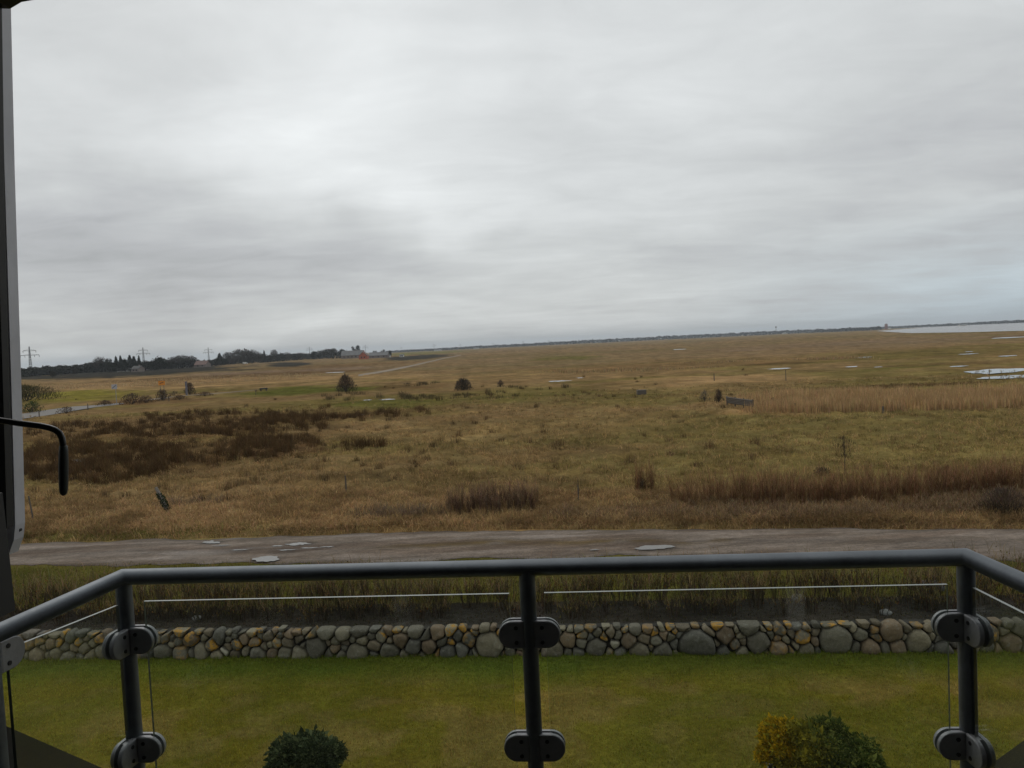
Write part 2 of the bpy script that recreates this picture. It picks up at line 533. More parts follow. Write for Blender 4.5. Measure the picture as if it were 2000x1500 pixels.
def road_mat():
    m, bb, o = new_mat('road')
    pos = bb.n('ShaderNodeNewGeometry').outputs['Position']
    at = bb.n('ShaderNodeAttribute', attribute_name='col').outputs['Color']
    st = bb.v('MULTIPLY', pos, (.35, 1.6, 1))
    n_ = bb.noise(st, 1.1, 6, .62); n2_ = bb.noise(pos, 14, 5, .7)
    base = bb.mix(bb.mr(n_, .38, .62, 0, 1), (.112, .086, .064, 1), (.172, .138, .110, 1))
    base = bb.v('MULTIPLY', base, at)
    base = bb.v('SCALE', base, bb.m('MULTIPLY', bb.mr(n2_, .25, .75, .6, 1.4, False), bb.mr(bb.noise(bb.v('MULTIPLY', pos, (1, 3, 1)), 2.6, 6, .7), .3, .7, .68, 1.28, False)))
    wet = bb.mr(bb.noise(st, .6, 4, .6), .54, .66, 0, 1)
    rg = bb.m('SUBTRACT', .95, bb.m('MULTIPLY', wet, .30))
    bp = bb.n('ShaderNodeBump', ins={'Strength': .6, 'Distance': .03, 'Height': n2_})
    p = bb.n('ShaderNodeBsdfPrincipled', ins={'Base Color': base, 'Roughness': rg, 'Specular IOR Level': .25, 'Normal': bp.outputs[0]})
    m.node_tree.links.new(p.outputs[0], o.inputs[0])
    return m


RM = road_mat()
ROADTOP = [(-300, 1072), (50, 1062), (500, 1049), (750, 1041), (1000, 1036), (1250, 1034), (1500, 1033), (1750, 1033), (2000, 1035), (2300, 1042)]
ROADBOT = [(-300, 1112), (50, 1106), (500, 1101), (750, 1098), (1000, 1093), (1250, 1088), (1500, 1086), (1750, 1088), (2000, 1094), (2300, 1104)]
tx = [P(*q) for q in ROADTOP]; bx_ = [P(*q) for q in ROADBOT]


def build_road():
    xs = np.arange(-60, 60, .18); nv = 26
    yt = np.interp(xs, [p.x for p in tx], [p.y for p in tx]) + (fbm(xs / 1.7, xs * 0, 71, 3) - .5) * .55 + (fbm(xs / .35, xs * 0, 72, 3) - .5) * .2
    yb = np.interp(xs, [p.x for p in bx_], [p.y for p in bx_]) + (fbm(xs / 1.5, xs * 0 + 4, 73, 3) - .5) * .7 + (fbm(xs / .35, xs * 0, 74, 3) - .5) * .25
    # beyond the ends carry on straight
    sl = (tx[-1].y - tx[0].y) / (tx[-1].x - tx[0].x)
    for arr, pp in ((yt, tx), (yb, bx_)):
        L = xs < pp[0].x; arr[L] += (xs[L] - pp[0].x) * sl
        R = xs > pp[-1].x; arr[R] += (xs[R] - pp[-1].x) * sl
    t = np.linspace(0, 1, nv)
    X = np.repeat(xs, nv); T = np.tile(t, len(xs)); Y = np.repeat(yb, nv) * (1 - T) + np.repeat(yt, nv) * T
    n_ = fbm(X / 1.6, Y * 1.2, 77, 4)
    Z = .012 + .03 * np.sin(T * np.pi)
    c = np.ones((len(X), 3))
    mid = np.exp(-((T - .50) / .10) ** 2)                      # strip between the wheel tracks
    rut = fbm(X / 4, Y * 3.5, 83, 5); c = c * (.70 + .6 * rut)[:, None]
    for (pa, pb, ps) in [(521, 1094.5, 30), (1279, 1072, 40), (412, 1062, 22), (585, 1065, 30), (605, 1073, 36), (560, 1077, 30), (470, 1077, 26), (640, 1071, 24)]:
        q = P(pa, pb); rw = ps * q.y / F
        dd_ = np.sqrt(((X - q.x) / (rw * 1.25)) ** 2 + ((Y - q.y) / max(rw * .75, .35)) ** 2) + .5 * (n_ - .5)
        c = c * (1 - .5 * (1 - sstep(.6, 1.3, dd_)))[:, None]
    for tk in (.24, .76): c = c * (1 + .16 * np.exp(-((T - tk) / .07) ** 2))[:, None]
    gr = mid * sstep(.38, .58, n_) * sstep(-6, -3, X) * (1 - sstep(7.5, 12, X))
    c = c * (1 - mid * .25)[:, None]
    c = c * (1 - gr[:, None]) + np.array([.62, .50, .20]) * gr[:, None]
    brown = sstep(.45, .62, fbm(X / 3, Y * 2, 79, 4)) * .55
    c = c * (1 - brown[:, None]) + np.array([.72, .60, .50]) * brown[:, None]
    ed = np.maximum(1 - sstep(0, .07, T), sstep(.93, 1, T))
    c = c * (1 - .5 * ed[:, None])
    i, j = np.meshgrid(np.arange(len(xs) - 1), np.arange(nv - 1), indexing='ij')
    q = np.stack([i * nv + j, (i + 1) * nv + j, (i + 1) * nv + j + 1, i * nv + j + 1], -1).reshape(-1, 4)
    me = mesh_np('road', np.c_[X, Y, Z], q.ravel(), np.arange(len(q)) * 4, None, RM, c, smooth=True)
    tag(link('road', me), kind='structure')


build_road()
# puddles on the track
PM = water_mat('puddle_water', .04, (.10, .09, .075), 2.0, .02)
for i, (a, c, sx, sy, rg) in enumerate([(521, 1094.5, 26, 6.0, .2), (1279, 1072, 35, 4.2, .2), (412, 1062, 15, 2.6, .6), (585, 1065, 18, 2.0, .8),
                                        (605, 1073, 20, 1.1, .8), (560, 1077, 18, .9, .8), (545, 1069, 10, 1.0, .6), (430, 1068, 18, .8, .7), (640, 1071, 12, .9, .7), (470, 1077, 14, .8, .7), (1160, 1077, 12, .7, .7)]):
    o = pool(a, c, sx, sy, 0, 48, 'puddle', rg, i + 40)
    o.data.materials[0] = PM
    for v_ in o.data.vertices: v_.co.z = .052 + .0005 * i

ROAD2 = simple('far_road', (.125, .112, .098), .8, var=.15, scale=.5)


def ribbon(name, cl, halfpx, mat, z=.03):
    L = []; R = []
    for (a, c, w_) in [(p[0], p[1], p[2]) for p in cl]:
        q1 = P(a, c - w_); q2 = P(a, c + w_)
        L.append(q1); R.append(q2)
    V = []; Fs = []
    for i in range(len(cl)):
        for q in (L[i], R[i]): V.append((q.x, q.y, float(gz(q.x, q.y)) + z))
    for i in range(len(cl) - 1): Fs.append([2 * i, 2 * i + 1, 2 * i + 3, 2 * i + 2])
    me = bpy.data.meshes.new(name); me.from_pydata(V, [], Fs); me.update(); me.materials.append(mat)
    return tag(link(name, me), kind='structure')


ribbon('side_road', [(-80, 822, 7), (0, 818, 6), (45, 814, 5.5), (100, 806, 5), (140, 800, 4.2), (190, 794, 3), (225, 790, 2.4), (243, 787.5, .6)], 0, ROAD2, .06)
PATHM = simple('path', (.19, .14, .085), .9, var=.2, scale=.3)
ribbon('path', [(285, 782.5, .5), (300, 780.5, 1.4), (322, 778, 1.2), (340, 776, .4), (360, 774, .5), (400, 770.5, .8), (450, 766, .6), (505, 761.5, .4)], 0, PATHM, .06)
ribbon('path', [(700, 734, 1.2), (740, 728, 1.6), (770, 722, 1.6), (800, 715.5, 1.5), (840, 706.5, 1.2), (870, 699.5, .9), (900, 694, .7)], 0, PATHM, .1)

# ------------------------------------------------------------ stone wall
def stone_mat():
    m, bb, o = new_mat('field_stone')
    at = bb.n('ShaderNodeAttribute', attribute_name='col')
    pos = bb.n('ShaderNodeNewGeometry').outputs['Position']
    n_ = bb.noise(pos, 18, 6, .7); nl = bb.noise(pos, 6.5, 5, .65)
    c = bb.v('MULTIPLY', bb.v('SCALE', at.outputs['Color'], bb.mr(n_, .3, .7, .72, 1.25, False)), (1.04, .98, .82))
    lic = bb.m('MULTIPLY', bb.mr(nl, .47, .57, 0, 1), bb.n('ShaderNodeAttribute', attribute_name='lichen').outputs['Fac'])
    c = bb.mix(lic, c, (.40, .21, .025, 1))
    pale = bb.m('MULTIPLY', bb.mr(bb.noise(pos, 11, 5, .7), .56, .64, 0, 1), .45)
    c = bb.mix(pale, c, (.24, .24, .20, 1))
    bp = bb.n('ShaderNodeBump', ins={'Strength': .8, 'Distance': .03, 'Height': bb.noise(pos, 18, 7, .7)})
    p = bb.n('ShaderNodeBsdfPrincipled', ins={'Base Color': c, 'Roughness': .85, 'Normal': bp.outputs[0]})
    m.node_tree.links.new(p.outputs[0], o.inputs[0])
    return m


def build_wall():
    r = random.Random(11)
    U0, U1 = -17.0, 17.0
    def wpx(px): # photo x -> u along the wall
        d = ray(px, 1255); # intersect the plane v=V0
        t = V0 / (d.x * vx + d.y * vy)
        return (d.x * ux + d.y * uy) * t
    seeds = []
    big = [(wpx(955), .20, .30), (wpx(1360), .12, .40), (wpx(1632), .24, .34), (wpx(350), .05, .22), (wpx(1520), .06, .20), (wpx(1700), .06, .2)]
    for u, z, w_ in big: seeds.append((u, z, w_))
    tries = 0
    while tries < 26000:
        tries += 1
        u = r.uniform(U0, U1); z = r.uniform(.0, WH)
        w_ = r.choice([.085, .11, .125, .14, .16, .175, .20, .24]) * (.85 if z > .45 else 1)
        ok = True
        for (a, c, e) in seeds:
            if (u - a) ** 2 + ((z - c) * (1.05)) ** 2 < (w_ * .80 + e * .80) ** 2: ok = False; break
        if ok: seeds.append((u, z, w_))
    V = []; Fs = []; C = []; Lc = []
    for (u, z, w_) in seeds:
        poly = [(u - .6, -.06), (u + .6, -.06), (u + .6, WH + .2), (u - .6, WH + .2)]
        for (a, c, e) in seeds:
            if (a, c, e) == (u, z, w_) or abs(a - u) > 1.2: continue
            dx, dz = a - u, c - z; L2 = dx * dx + dz * dz
            if L2 < 1e-6: continue
            k = (L2 + w_ ** 2 - e ** 2) / 2        # power diagram half plane
            new = []
            for q in range(len(poly)):
                p1, p2 = poly[q], poly[(q + 1) % len(poly)]
                s1 = (p1[0] - u) * dx + (p1[1] - z) * dz - k; s2 = (p2[0] - u) * dx + (p2[1] - z) * dz - k
                if s1 <= 0: new.append(p1)
                if s1 * s2 < 0:
                    t = s1 / (s1 - s2); new.append((p1[0] + (p2[0] - p1[0]) * t, p1[1] + (p2[1] - p1[1]) * t))
            poly = new
            if not poly: break
        if len(poly) < 3: continue
        lim = w_ * 1.30
        top = WH + r.uniform(-.04, .05)
        poly = [(min(max(p[0], u - lim), u + lim), min(max(p[1], max(-.06, z - lim)), min(z + lim * .95, top))) for p in poly]
        cu = sum(p[0] for p in poly) / len(poly); cz_ = sum(p[1] for p in poly) / len(poly)
        # round off
        for _ in range(2):
            new = []
            for q in range(len(poly)):
                p1, p2 = poly[q], poly[(q + 1) % len(poly)]
                new += [(p1[0] * .78 + p2[0] * .22, p1[1] * .78 + p2[1] * .22), (p1[0] * .22 + p2[0] * .78, p1[1] * .22 + p2[1] * .78)]
            poly = new
        n = len(poly)
        if n > 40: poly = poly[::2]; n = len(poly)
        size = max(.05, min(w_, .2)); o = len(V)
        gap = .965 - .004 / size
        depth = size * r.uniform(.55, .85); tilt = r.uniform(-.25, .25); tilt2 = r.uniform(-.2, .2)
        rings = [(gap * .96, -.16), (gap, -.03), (gap * .985, depth * .35), (gap * .90, depth * .66), (gap * .72, depth * .88), (gap * .42, depth * .98)]
        tone = r.choice([(.125, .120, .105), (.105, .100, .090), (.150, .140, .115), (.135, .115, .090), (.090, .090, .088), (.17, .155, .125), (.15, .115, .085)])
        tf = r.uniform(.75, 1.45); tone = tuple(k * tf for k in tone)
        if r.random() < .012: tone = (.42, .41, .38)
        li = 1.0 if (r.random() < .26 and z > .26) else (.45 if r.random() < .12 else .0)
        for (s_, dep) in rings:
            for (a, c) in poly:
                a2 = cu + (a - cu) * s_; c2 = cz_ + (c - cz_) * s_
                dd = dep + (a2 - cu) * tilt + (c2 - cz_) * tilt2 if dep > 0 else dep
                nz_ = (float(vn(a2 * 9, c2 * 9, 5)) - .5) * .045
                x, y = uv2w(a2, V0 + .02 - dd + nz_); V.append((x, y, c2)); C.append(tone); Lc.append(li)
        x, y = uv2w(cu, V0 + .02 - depth); V.append((x, y, cz_)); C.append(tone); Lc.append(li)
        R = len(rings)
        for k in range(R - 1):
            for q in range(n):
                Fs.append([o + k * n + q, o + k * n + (q + 1) % n, o + (k + 1) * n + (q + 1) % n, o + (k + 1) * n + q])
        for q in range(n): Fs.append([o + (R - 1) * n + q, o + (R - 1) * n + (q + 1) % n, o + R * n])
    root = empty('stone_wall', (*uv2w(0, V0), 0))
    tag(root, 'low dry wall of rounded grey field stones with orange lichen behind the lawn', 'stone wall')
    me = bpy.data.meshes.new('stones'); me.from_pydata(V, [], Fs); me.update()
    me.polygons.foreach_set('use_smooth', [True] * len(Fs))
    a1 = me.attributes.new('col', 'FLOAT_COLOR', 'POINT'); c4 = np.ones((len(V), 4), np.float32); c4[:, :3] = C; a1.data.foreach_set('color', c4.ravel())
    a2 = me.attributes.new('lichen', 'FLOAT', 'POINT'); a2.data.foreach_set('value', np.array(Lc, np.float32))
    me.materials.append(stone_mat())
    so_ = link('stones', me); so_.parent = root; so_.matrix_parent_inverse = Matrix.Translation(root.location).inverted()
    m = MB()                                   # dark earth core behind the stones
    a = [uv2w(U0, V0 + .09), uv2w(U1, V0 + .09), uv2w(U1, V0 + .3), uv2w(U0, V0 + .3)]
    m.add([(p[0], p[1], -.1) for p in a] + [(p[0], p[1], WH - .05) for p in a], [[0, 1, 5, 4], [1, 2, 6, 5], [2, 3, 7, 6], [3, 0, 4, 7], [4, 5, 6, 7]])
    ob = m.build('earth_core', simple('wall_earth', (.030, .026, .020), .95, var=.3, scale=8, bump=.4)); ob.parent = root
    ob.matrix_parent_inverse = Matrix.Translation(root.location).inverted()


build_wall()

# ------------------------------------------------------------ lawn grass, soil litter, hedge
def filt(x, y, lo=-120, hi=2120, pymin=500, pymax=1640):
    px, py = proj(x, y, np.zeros_like(x)); return (px > lo) & (px < hi) & (py > pymin) & (py < pymax)


N = 330000
x = rng.uniform(-13, 13, N); y = rng.uniform(9.3, 18, N)
v = x * vx + y * vy
k = (v < V0 + .02) & filt(x, y); x, y = x[k], y[k]; v = v[k]
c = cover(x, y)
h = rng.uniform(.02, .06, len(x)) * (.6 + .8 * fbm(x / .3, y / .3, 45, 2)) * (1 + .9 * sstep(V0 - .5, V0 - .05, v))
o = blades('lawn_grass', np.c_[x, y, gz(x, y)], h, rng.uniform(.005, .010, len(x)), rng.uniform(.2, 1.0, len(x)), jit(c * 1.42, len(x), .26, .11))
tag(o, 'short yellow green lawn grass in front of the stone wall', 'grass', kind='stuff')

# grass strip between hedge and road
N = 120000
x = rng.uniform(-24, 22, N); y = rng.uniform(16, 29, N); v = x * vx + y * vy
yb = np.interp(x, [p.x for p in bx_], [p.y for p in bx_])
k = (v > 17.7) & (y < yb + .25 * rng.random(N)) & filt(x, y)
x, y = x[k], y[k]; c = cover(x, y)
o = blades('verge_grass', np.c_[x, y, gz(x, y)], rng.uniform(.03, .10, len(x)), rng.uniform(.008, .016, len(x)), rng.uniform(.3, 1.1, len(x)), jit(c * 1.2, len(x), .25, .12))
tag(o, 'green grass verge between the bare hedge and the track', 'grass', kind='stuff')


def twig_bush(B, n, height, spread, r0_=.008, col=(.05, .035, .025), tips=None, levels=1, name='x'):
    pass


# hedge: bare twiggy shrubs, one row on the raised bed
def stems(points, n_per, height, spread, wid, col, sub=5, tipcol=None):
    """arrays for kinked stems with side twigs"""
    Bs, Hs, Ws, Ls, Cs, As = [], [], [], [], [], []
    for (x_, y_, z_, sc_) in points:
        n = max(2, int(n_per * rng.uniform(.7, 1.3)))
        az = rng.uniform(0, 2 * np.pi, n); rad = rng.uniform(0, spread * .25, n)
        bx = x_ + np.cos(az) * rad; by = y_ + np.sin(az) * rad
        hh = height * sc_ * rng.uniform(.6, 1.1, n); ln = rng.uniform(.05, spread, n)
        Bs.append(np.c_[bx, by, np.full(n, z_)]); Hs.append(hh); Ws.append(np.full(n, wid)); Ls.append(ln); As.append(az)
        Cs.append(jit(col, n, .3, .08))
        # twigs leaving the stems
        m_ = n * sub; ii = rng.integers(0, n, m_); t = rng.uniform(.25, .95, m_)
        tx_ = bx[ii] + np.cos(az[ii]) * hh[ii] * ln[ii] * t ** 1.5; ty_ = by[ii] + np.sin(az[ii]) * hh[ii] * ln[ii] * t ** 1.5
        tz_ = z_ + hh[ii] * t * .92
        th = hh[ii] * rng.uniform(.14, .34, m_)
        Bs.append(np.c_[tx_, ty_, tz_]); Hs.append(th); Ws.append(np.full(m_, wid * .6)); Ls.append(rng.uniform(.2, 1.0, m_)); As.append(rng.uniform(0, 2 * np.pi, m_))
        tc_ = np.where((t > .6)[:, None], np.array(tipcol if tipcol is not None else col), np.array(col))
        Cs.append(jit(tc_, m_, .35, .12))
    return [np.concatenate(q) for q in (Bs, Hs, Ws, Ls, Cs, As)]


hedge = empty('hedge', (*uv2w(0, 17.2), .5))
tag(hedge, 'long leafless hedge of thin brown twigs on the dark soil above the stone wall', 'hedge')


def child_blades(name, arr, parent, mat=BL):
    B_, H_, W_, L_, C_, A_ = arr
    o_ = blades(name, B_, H_, W_, L_, C_, mat, A_)
    o_.parent = parent; o_.matrix_parent_inverse = Matrix.Translation(parent.location).inverted()
    return o_


pp = []
u = -21.0
while u < 19:
    u += rng.uniform(.30, .55)
    for rowv in (16.55, 17.1, 17.7):
        if rng.random() < .12: continue
        a, c_ = uv2w(u + rng.normal(0, .08), rowv + rng.normal(0, .15))
        pp.append((a, c_, float(gz(a, c_)), (.75 + .5 * float(fbm(u / 1.5, rowv, 91, 2))) * (.55 if rowv < 16.8 else 1.04)))
arr = stems(pp, 22, .98, .75, .013, (.070, .054, .036), 10, (.20, .15, .075))
child_blades('stems', arr, hedge)
# last leaves and hips
Bm = arr[0]; m_ = Bm[:, 2] > .75
idx = rng.choice(np.where(m_)[0], 16000)
lb = Bm[idx] + rng.normal(0, .05, (len(idx), 3))
hues = np.array([(.14, .10, .02), (.12, .06, .02), (.09, .09, .025), (.16, .12, .04)])[rng.integers(0, 4, len(idx))]
child_blades('leaves', (lb, rng.uniform(.02, .05, len(idx)), np.full(len(idx), .022), rng.uniform(.3, 1.2, len(idx)), jit(hues, len(idx), .3), rng.uniform(0, 6.28, len(idx))), hedge)

# soil litter / edging tufts on the bed
N = 14000
uu = rng.uniform(-18, 18, N); vv = rng.uniform(V0 + .26, 17.9, N); x, y = uv2w(uu, vv)
cc = np.where(rng.random(N)[:, None] < .35, np.array([.07, .065, .025]), np.array([.075, .055, .038]))
o = blades('leaf_litter', np.c_[x, y, gz(x, y)], rng.uniform(.02, .07, N), rng.uniform(.01, .025, N), rng.uniform(.6, 1.3, N), jit(cc, N, .35, .1))
tag(o, 'dead leaves and weeds on the dark soil bed behind the stone wall', 'litter', kind='stuff')


def rock(name, px, py, z, r_, label, colr=(.2, .195, .18)):
    import bmesh
    bm = bmesh.new(); bmesh.ops.create_icosphere(bm, subdivisions=3, radius=r_)
    for v_ in bm.verts:
        k_ = 1 + .35 * (float(vn(v_.co.x * 1.6 / r_ + px, v_.co.y * 1.6 / r_, int(px))) - .5)
        v_.co = Vector((v_.co.x * 1.3, v_.co.y, v_.co.z * .65)) * k_
    me = bpy.data.meshes.new(name); bm.to_mesh(me); bm.free()
    for p_ in me.polygons: p_.use_smooth = True
    me.materials.append(simple('pale_stone_%d' % px, colr, .85, var=.25, scale=9, bump=.5))
    q = P(px, py, z); o_ = link(name, me, None, (q.x, q.y, float(gz(q.x, q.y)) + r_ * .35))
    tag(o_, label, 'stone'); return o_


rock('stone', 384, 1212, .5, .09, 'pale loose stone on the soil bed near the left corner post')
rock('stone', 1818, 1150, .35, .24, 'large pale stone at the hedge beside the right corner post', (.12, .115, .11))
rock('stone', 1560, 1178, .4, .13, 'small pale stone under the hedge left of the right corner post')
rock('stone', 1730, 1203, .5, .10, 'small grey stone on the soil just above the stone wall right of the large boulder', (.2, .2, .19))

# ------------------------------------------------------------ the field's grasses
def roadtop(x): return np.interp(x, [p.x for p in tx], [p.y for p in tx])


def screen_scatter(N, y0, y1, x0=-150, x1=2150):
    """points spread evenly as seen from the balcony, so far ground is not starved"""
    px = rng.uniform(x0, x1, N); py = rng.uniform(y0, y1, N) - .0475 * (px - 1000)
    dz = np.array([fw.z]) + RR.z * (px - W / 2) / F - UU.z * (py - H / 2) / F
    dx = fw.x + RR.x * (px - W / 2) / F - UU.x * (py - H / 2) / F
    dy = fw.y + RR.y * (px - W / 2) / F - UU.y * (py - H / 2) / F
    t = -CZ / dz
    return dx * t, dy * t, px, py


# tussock grass 27 m to 110 m
x, y, px, py = screen_scatter(46000, 770, 1095)
k = (y > roadtop(x) + .3)
x, y, px, py = x[k], y[k], px[k], py[k]
dist = np.hypot(x, y)
clump = fbm(x / 2.5, y / 2.5, 101, 3)
k = rng.random(len(x)) < .25 + 1.3 * sstep(.4, .65, clump); x, y, dist = x[k], y[k], dist[k]
nb = 9
X = np.repeat(x, nb) + rng.normal(0, .10, len(x) * nb); Y = np.repeat(y, nb) + rng.normal(0, .10, len(x) * nb)
c = cover(x, y); straw = rng.random((len(x), 1)) < .5
c = np.where(straw, c * .45 + STRAW * 1.15, c * 1.15)
c = c * rng.uniform(.6, 1.4, (len(x), 1))
hs = np.repeat(rng.uniform(.12, .40, len(x)), nb) * rng.uniform(.7, 1.2, len(X))
o = blades('field_grass', np.c_[X, Y, gz(X, Y)], hs, .010 + np.repeat(dist, nb) * .00028, rng.uniform(.4, 1.5, len(X)), jit(np.repeat(c, nb, 0), len(X), .2, .06))
tag(o, 'rough tussocks of tan and olive grass across the open meadow', 'grass', kind='stuff')

# taller straw grass along the far side of the road
x, y, px, py = screen_scatter(90000, 925, 1095)
dd = y - roadtop(x)
left = px < 900
pr = np.where(left, sstep(.6, 1.5, dd) * (1 - sstep(5.5, 9.0, dd)), sstep(.5, 1.2, dd) * (1 - sstep(5.0, 8.0, dd)))
k = rng.random(len(x)) < pr * (.15 + 1.1 * sstep(.35, .6, fbm(x / 1.6, y / 1.3, 111, 3)))
x, y, px = x[k], y[k], px[k]
cc = np.where((fbm(x / 2, y / 2, 113, 3) > .52)[:, None], STRAW * np.array([2.0, 1.95, 2.0]), TAN * np.array([1.6, 1.5, 1.5]))
cc = np.where((px > 1150)[:, None], cc * .80 + RUSH * .2, cc)
nb = 5
X = np.repeat(x, nb) + rng.normal(0, .07, len(x) * nb); Y = np.repeat(y, nb) + rng.normal(0, .07, len(x) * nb)
hs = rng.uniform(.12, .46, len(X))
o = blades('bank_grass', np.c_[X, Y, gz(X, Y)], hs, rng.uniform(.010, .022, len(X)), rng.uniform(.6, 1.6, len(X)), jit(np.repeat(cc, nb, 0), len(X), .28, .07))
tag(o, 'matted dry straw grass on the bank along the far side of the track', 'grass', kind='stuff')


def clumps_from(cx_, cy_, sx, sy, n, edge=.9):
    pts_ = []
    while len(pts_) < n:
        a = rng.uniform(-1, 1); c_ = rng.uniform(-1, 1)
        if a * a + c_ * c_ > 1: continue
        q = P(cx_ + a * sx, cy_ + c_ * sy - .045 * a * sx); pts_.append((q.x, q.y))
    return pts_


def clump_stuff(name, pts_, nb_, hmin, hmax, spread, wid, col, label, cat, lean=(.1, .7), kind='stuff', amt=.28):
    pts_ = np.array(pts_); n = len(pts_)
    X = np.repeat(pts_[:, 0], nb_) + rng.normal(0, spread, n * nb_); Y = np.repeat(pts_[:, 1], nb_) + rng.normal(0, spread, n * nb_)
    hs = np.repeat(rng.uniform(hmin, hmax, n), nb_) * rng.uniform(.6, 1.1, n * nb_)
    cl_ = np.repeat(np.asarray(col) * rng.uniform(.7, 1.35, (n, 1)), nb_, 0)
    o_ = blades(name, np.c_[X, Y, gz(X, Y)], hs, wid, rng.uniform(lean[0], lean[1], n * nb_), jit(cl_, n * nb_, amt, .07))
    return tag(o_, label, cat, kind=kind)


# dark rushes on the left
ptsA = clumps_from(190, 905, 170, 40, 330)
ptsA = [p for p in ptsA if rng.random() < .25 + 1.2 * float(sstep(.36, .5, fbm(p[0] / 4, p[1] / 4, 122, 3)))]
pts_ = clumps_from(230, 895, 270, 42, 300) + clumps_from(520, 872, 110, 24, 130) + clumps_from(380, 832, 330, 24, 480) + clumps_from(640, 812, 220, 16, 170) \
    + clumps_from(690, 873, 60, 6, 26)
pts_ = [p for p in pts_ if rng.random() < .08 + 1.3 * float(sstep(.43, .56, fbm(p[0] / 4.5, p[1] / 4.5, 121, 3)))]
clump_stuff('rushes', pts_ + ptsA, 60, .35, 1.05, .20, .020, (.088, .054, .025), 'dark brown beds of rushes in the wet left part of the meadow', 'rushes')
# scattered single tussocks
pts_ = []
for _ in range(110):
    q = P(rng.uniform(60, 1950), 0, 0) if False else None
    xx, yy, a_, b_ = screen_scatter(1, 735, 935, 50, 1500); pts_.append((float(xx[0]), float(yy[0])))
for (a, c_) in [(825, 888), (712, 912), (795, 882), (860, 858), (370, 925), (520, 915), (925, 825), (985, 770), (1075, 762), (1150, 770), (1200, 775), (1240, 777), (400, 985), (450, 985),
                (1100, 772), (1120, 772), (1170, 774), (1085, 774), (655, 875), (700, 872), (950, 770), (960, 776), (1305, 865), (1310, 895)]:
    q = P(a, c_); pts_.append((q.x, q.y))
clump_stuff('rush_tussocks', pts_, 50, .3, .6, .16, .02, (.12, .080, .040), 'scattered dark rush tussocks dotted over the meadow', 'rushes')
# dark low row by the ditch
pts_ = clumps_from(845, 776, 74, 6, 24) + clumps_from(820, 751, 38, 4, 12) + clumps_from(1000, 768, 120, 10, 16) + clumps_from(700, 775, 90, 8, 14)
clump_stuff('ditch_rushes', pts_, 44, .3, .9, .35, .035, (.085, .068, .034), 'low dark green row of rushes along the ditch in mid field', 'rushes')
# reed bed at right
pts_ = clumps_from(1880, 787, 420, 13, 2300) + clumps_from(1600, 781, 190, 15, 500) + clumps_from(1720, 778, 300, 17, 260)
pts_ = [p for p in pts_ if rng.random() < .1 + 1.6 * float(sstep(.3, .5, fbm(p[0] / 7, p[1] / 7, 141, 3)))]
clump_stuff('reed_bed', pts_, 20, .35, 1.15, .35, .03, (.40, .27, .135), 'broad bed of tall straw brown reeds on the right', 'reeds', (.03, .25), amt=.18)
pts_ = clumps_from(350, 745, 300, 7, 900)
clump_stuff('straw_reeds', pts_, 14, .3, .7, .8, .06, (.36, .26, .14), 'pale band of straw reeds beyond the side road on the left', 'reeds', (.03, .25), amt=.15)
pts_ = [p for p in clumps_from(1380, 714, 300, 6, 900) if rng.random() < 2.2 * float(sstep(.38, .62, fbm(p[0] / 22, p[1] / 22, 143, 3)))]
clump_stuff('far_reeds', pts_, 10, .3, .8, 2.0, .10, (.30, .21, .11), 'far russet band of reeds across the right meadow', 'reeds', (.03, .25), amt=.15)

# tall brown brush beyond the road, right
def brush(name, spec, label, cat, col, tip, h, n_per=7, wid=.012, kind=None, spread=.35, sub=5):
    pts2 = []
    for (a, c_, sx, sy, n) in spec:
        for (x_, y_) in clumps_from(a, c_, sx, sy, n): pts2.append((x_, y_, float(gz(x_, y_)), rng.uniform(.6, 1.15)))
    ar = stems(pts2, n_per, h, spread, wid, col, sub, tip)
    B_, H_, W_, L_, C_, A_ = ar
    o_ = blades(name, B_, H_, W_, L_, C_, BL, A_)
    return tag(o_, label, cat, kind=kind)


brush('dry_brush', [(1500, 978, 190, 12, 190), (1750, 972, 230, 12, 260), (1940, 955, 130, 14, 120), (1258, 958, 22, 5, 16)],
      'tall russet dry brush standing along the far bank on the right', 'brush', (.155, .088, .045), (.29, .175, .090), 1.3, 9, .012, 'stuff', .28)
brush('bramble_thicket', [(1300, 1003, 240, 12, 190), (1700, 1002, 330, 11, 260), (1900, 985, 140, 20, 160)],
      'low tangle of brown brambles between the tall brush and the track', 'brambles', (.15, .100, .060), (.31, .22, .13), .5, 9, .012, 'stuff', 1.2)
brush('thicket', [(962, 996, 92, 12, 150)], 'dark leafless thicket on the far bank right of centre track', 'thicket', (.12, .078, .050), (.24, .155, .095), 1.1, 8, .012, None, .25)
brush('bramble_scrub', [(780, 1010, 110, 7, 80), (380, 990, 70, 8, 30)], 'low purple brown scrub on the straw bank left of the dark thicket', 'scrub', (.14, .10, .07), (.24, .18, .12), .55, 8, .012, 'stuff', .9)


# ------------------------------------------------------------ shrubs and small trees
BARK = simple('bark', (.045, .038, .032), .9, var=.3, scale=6)


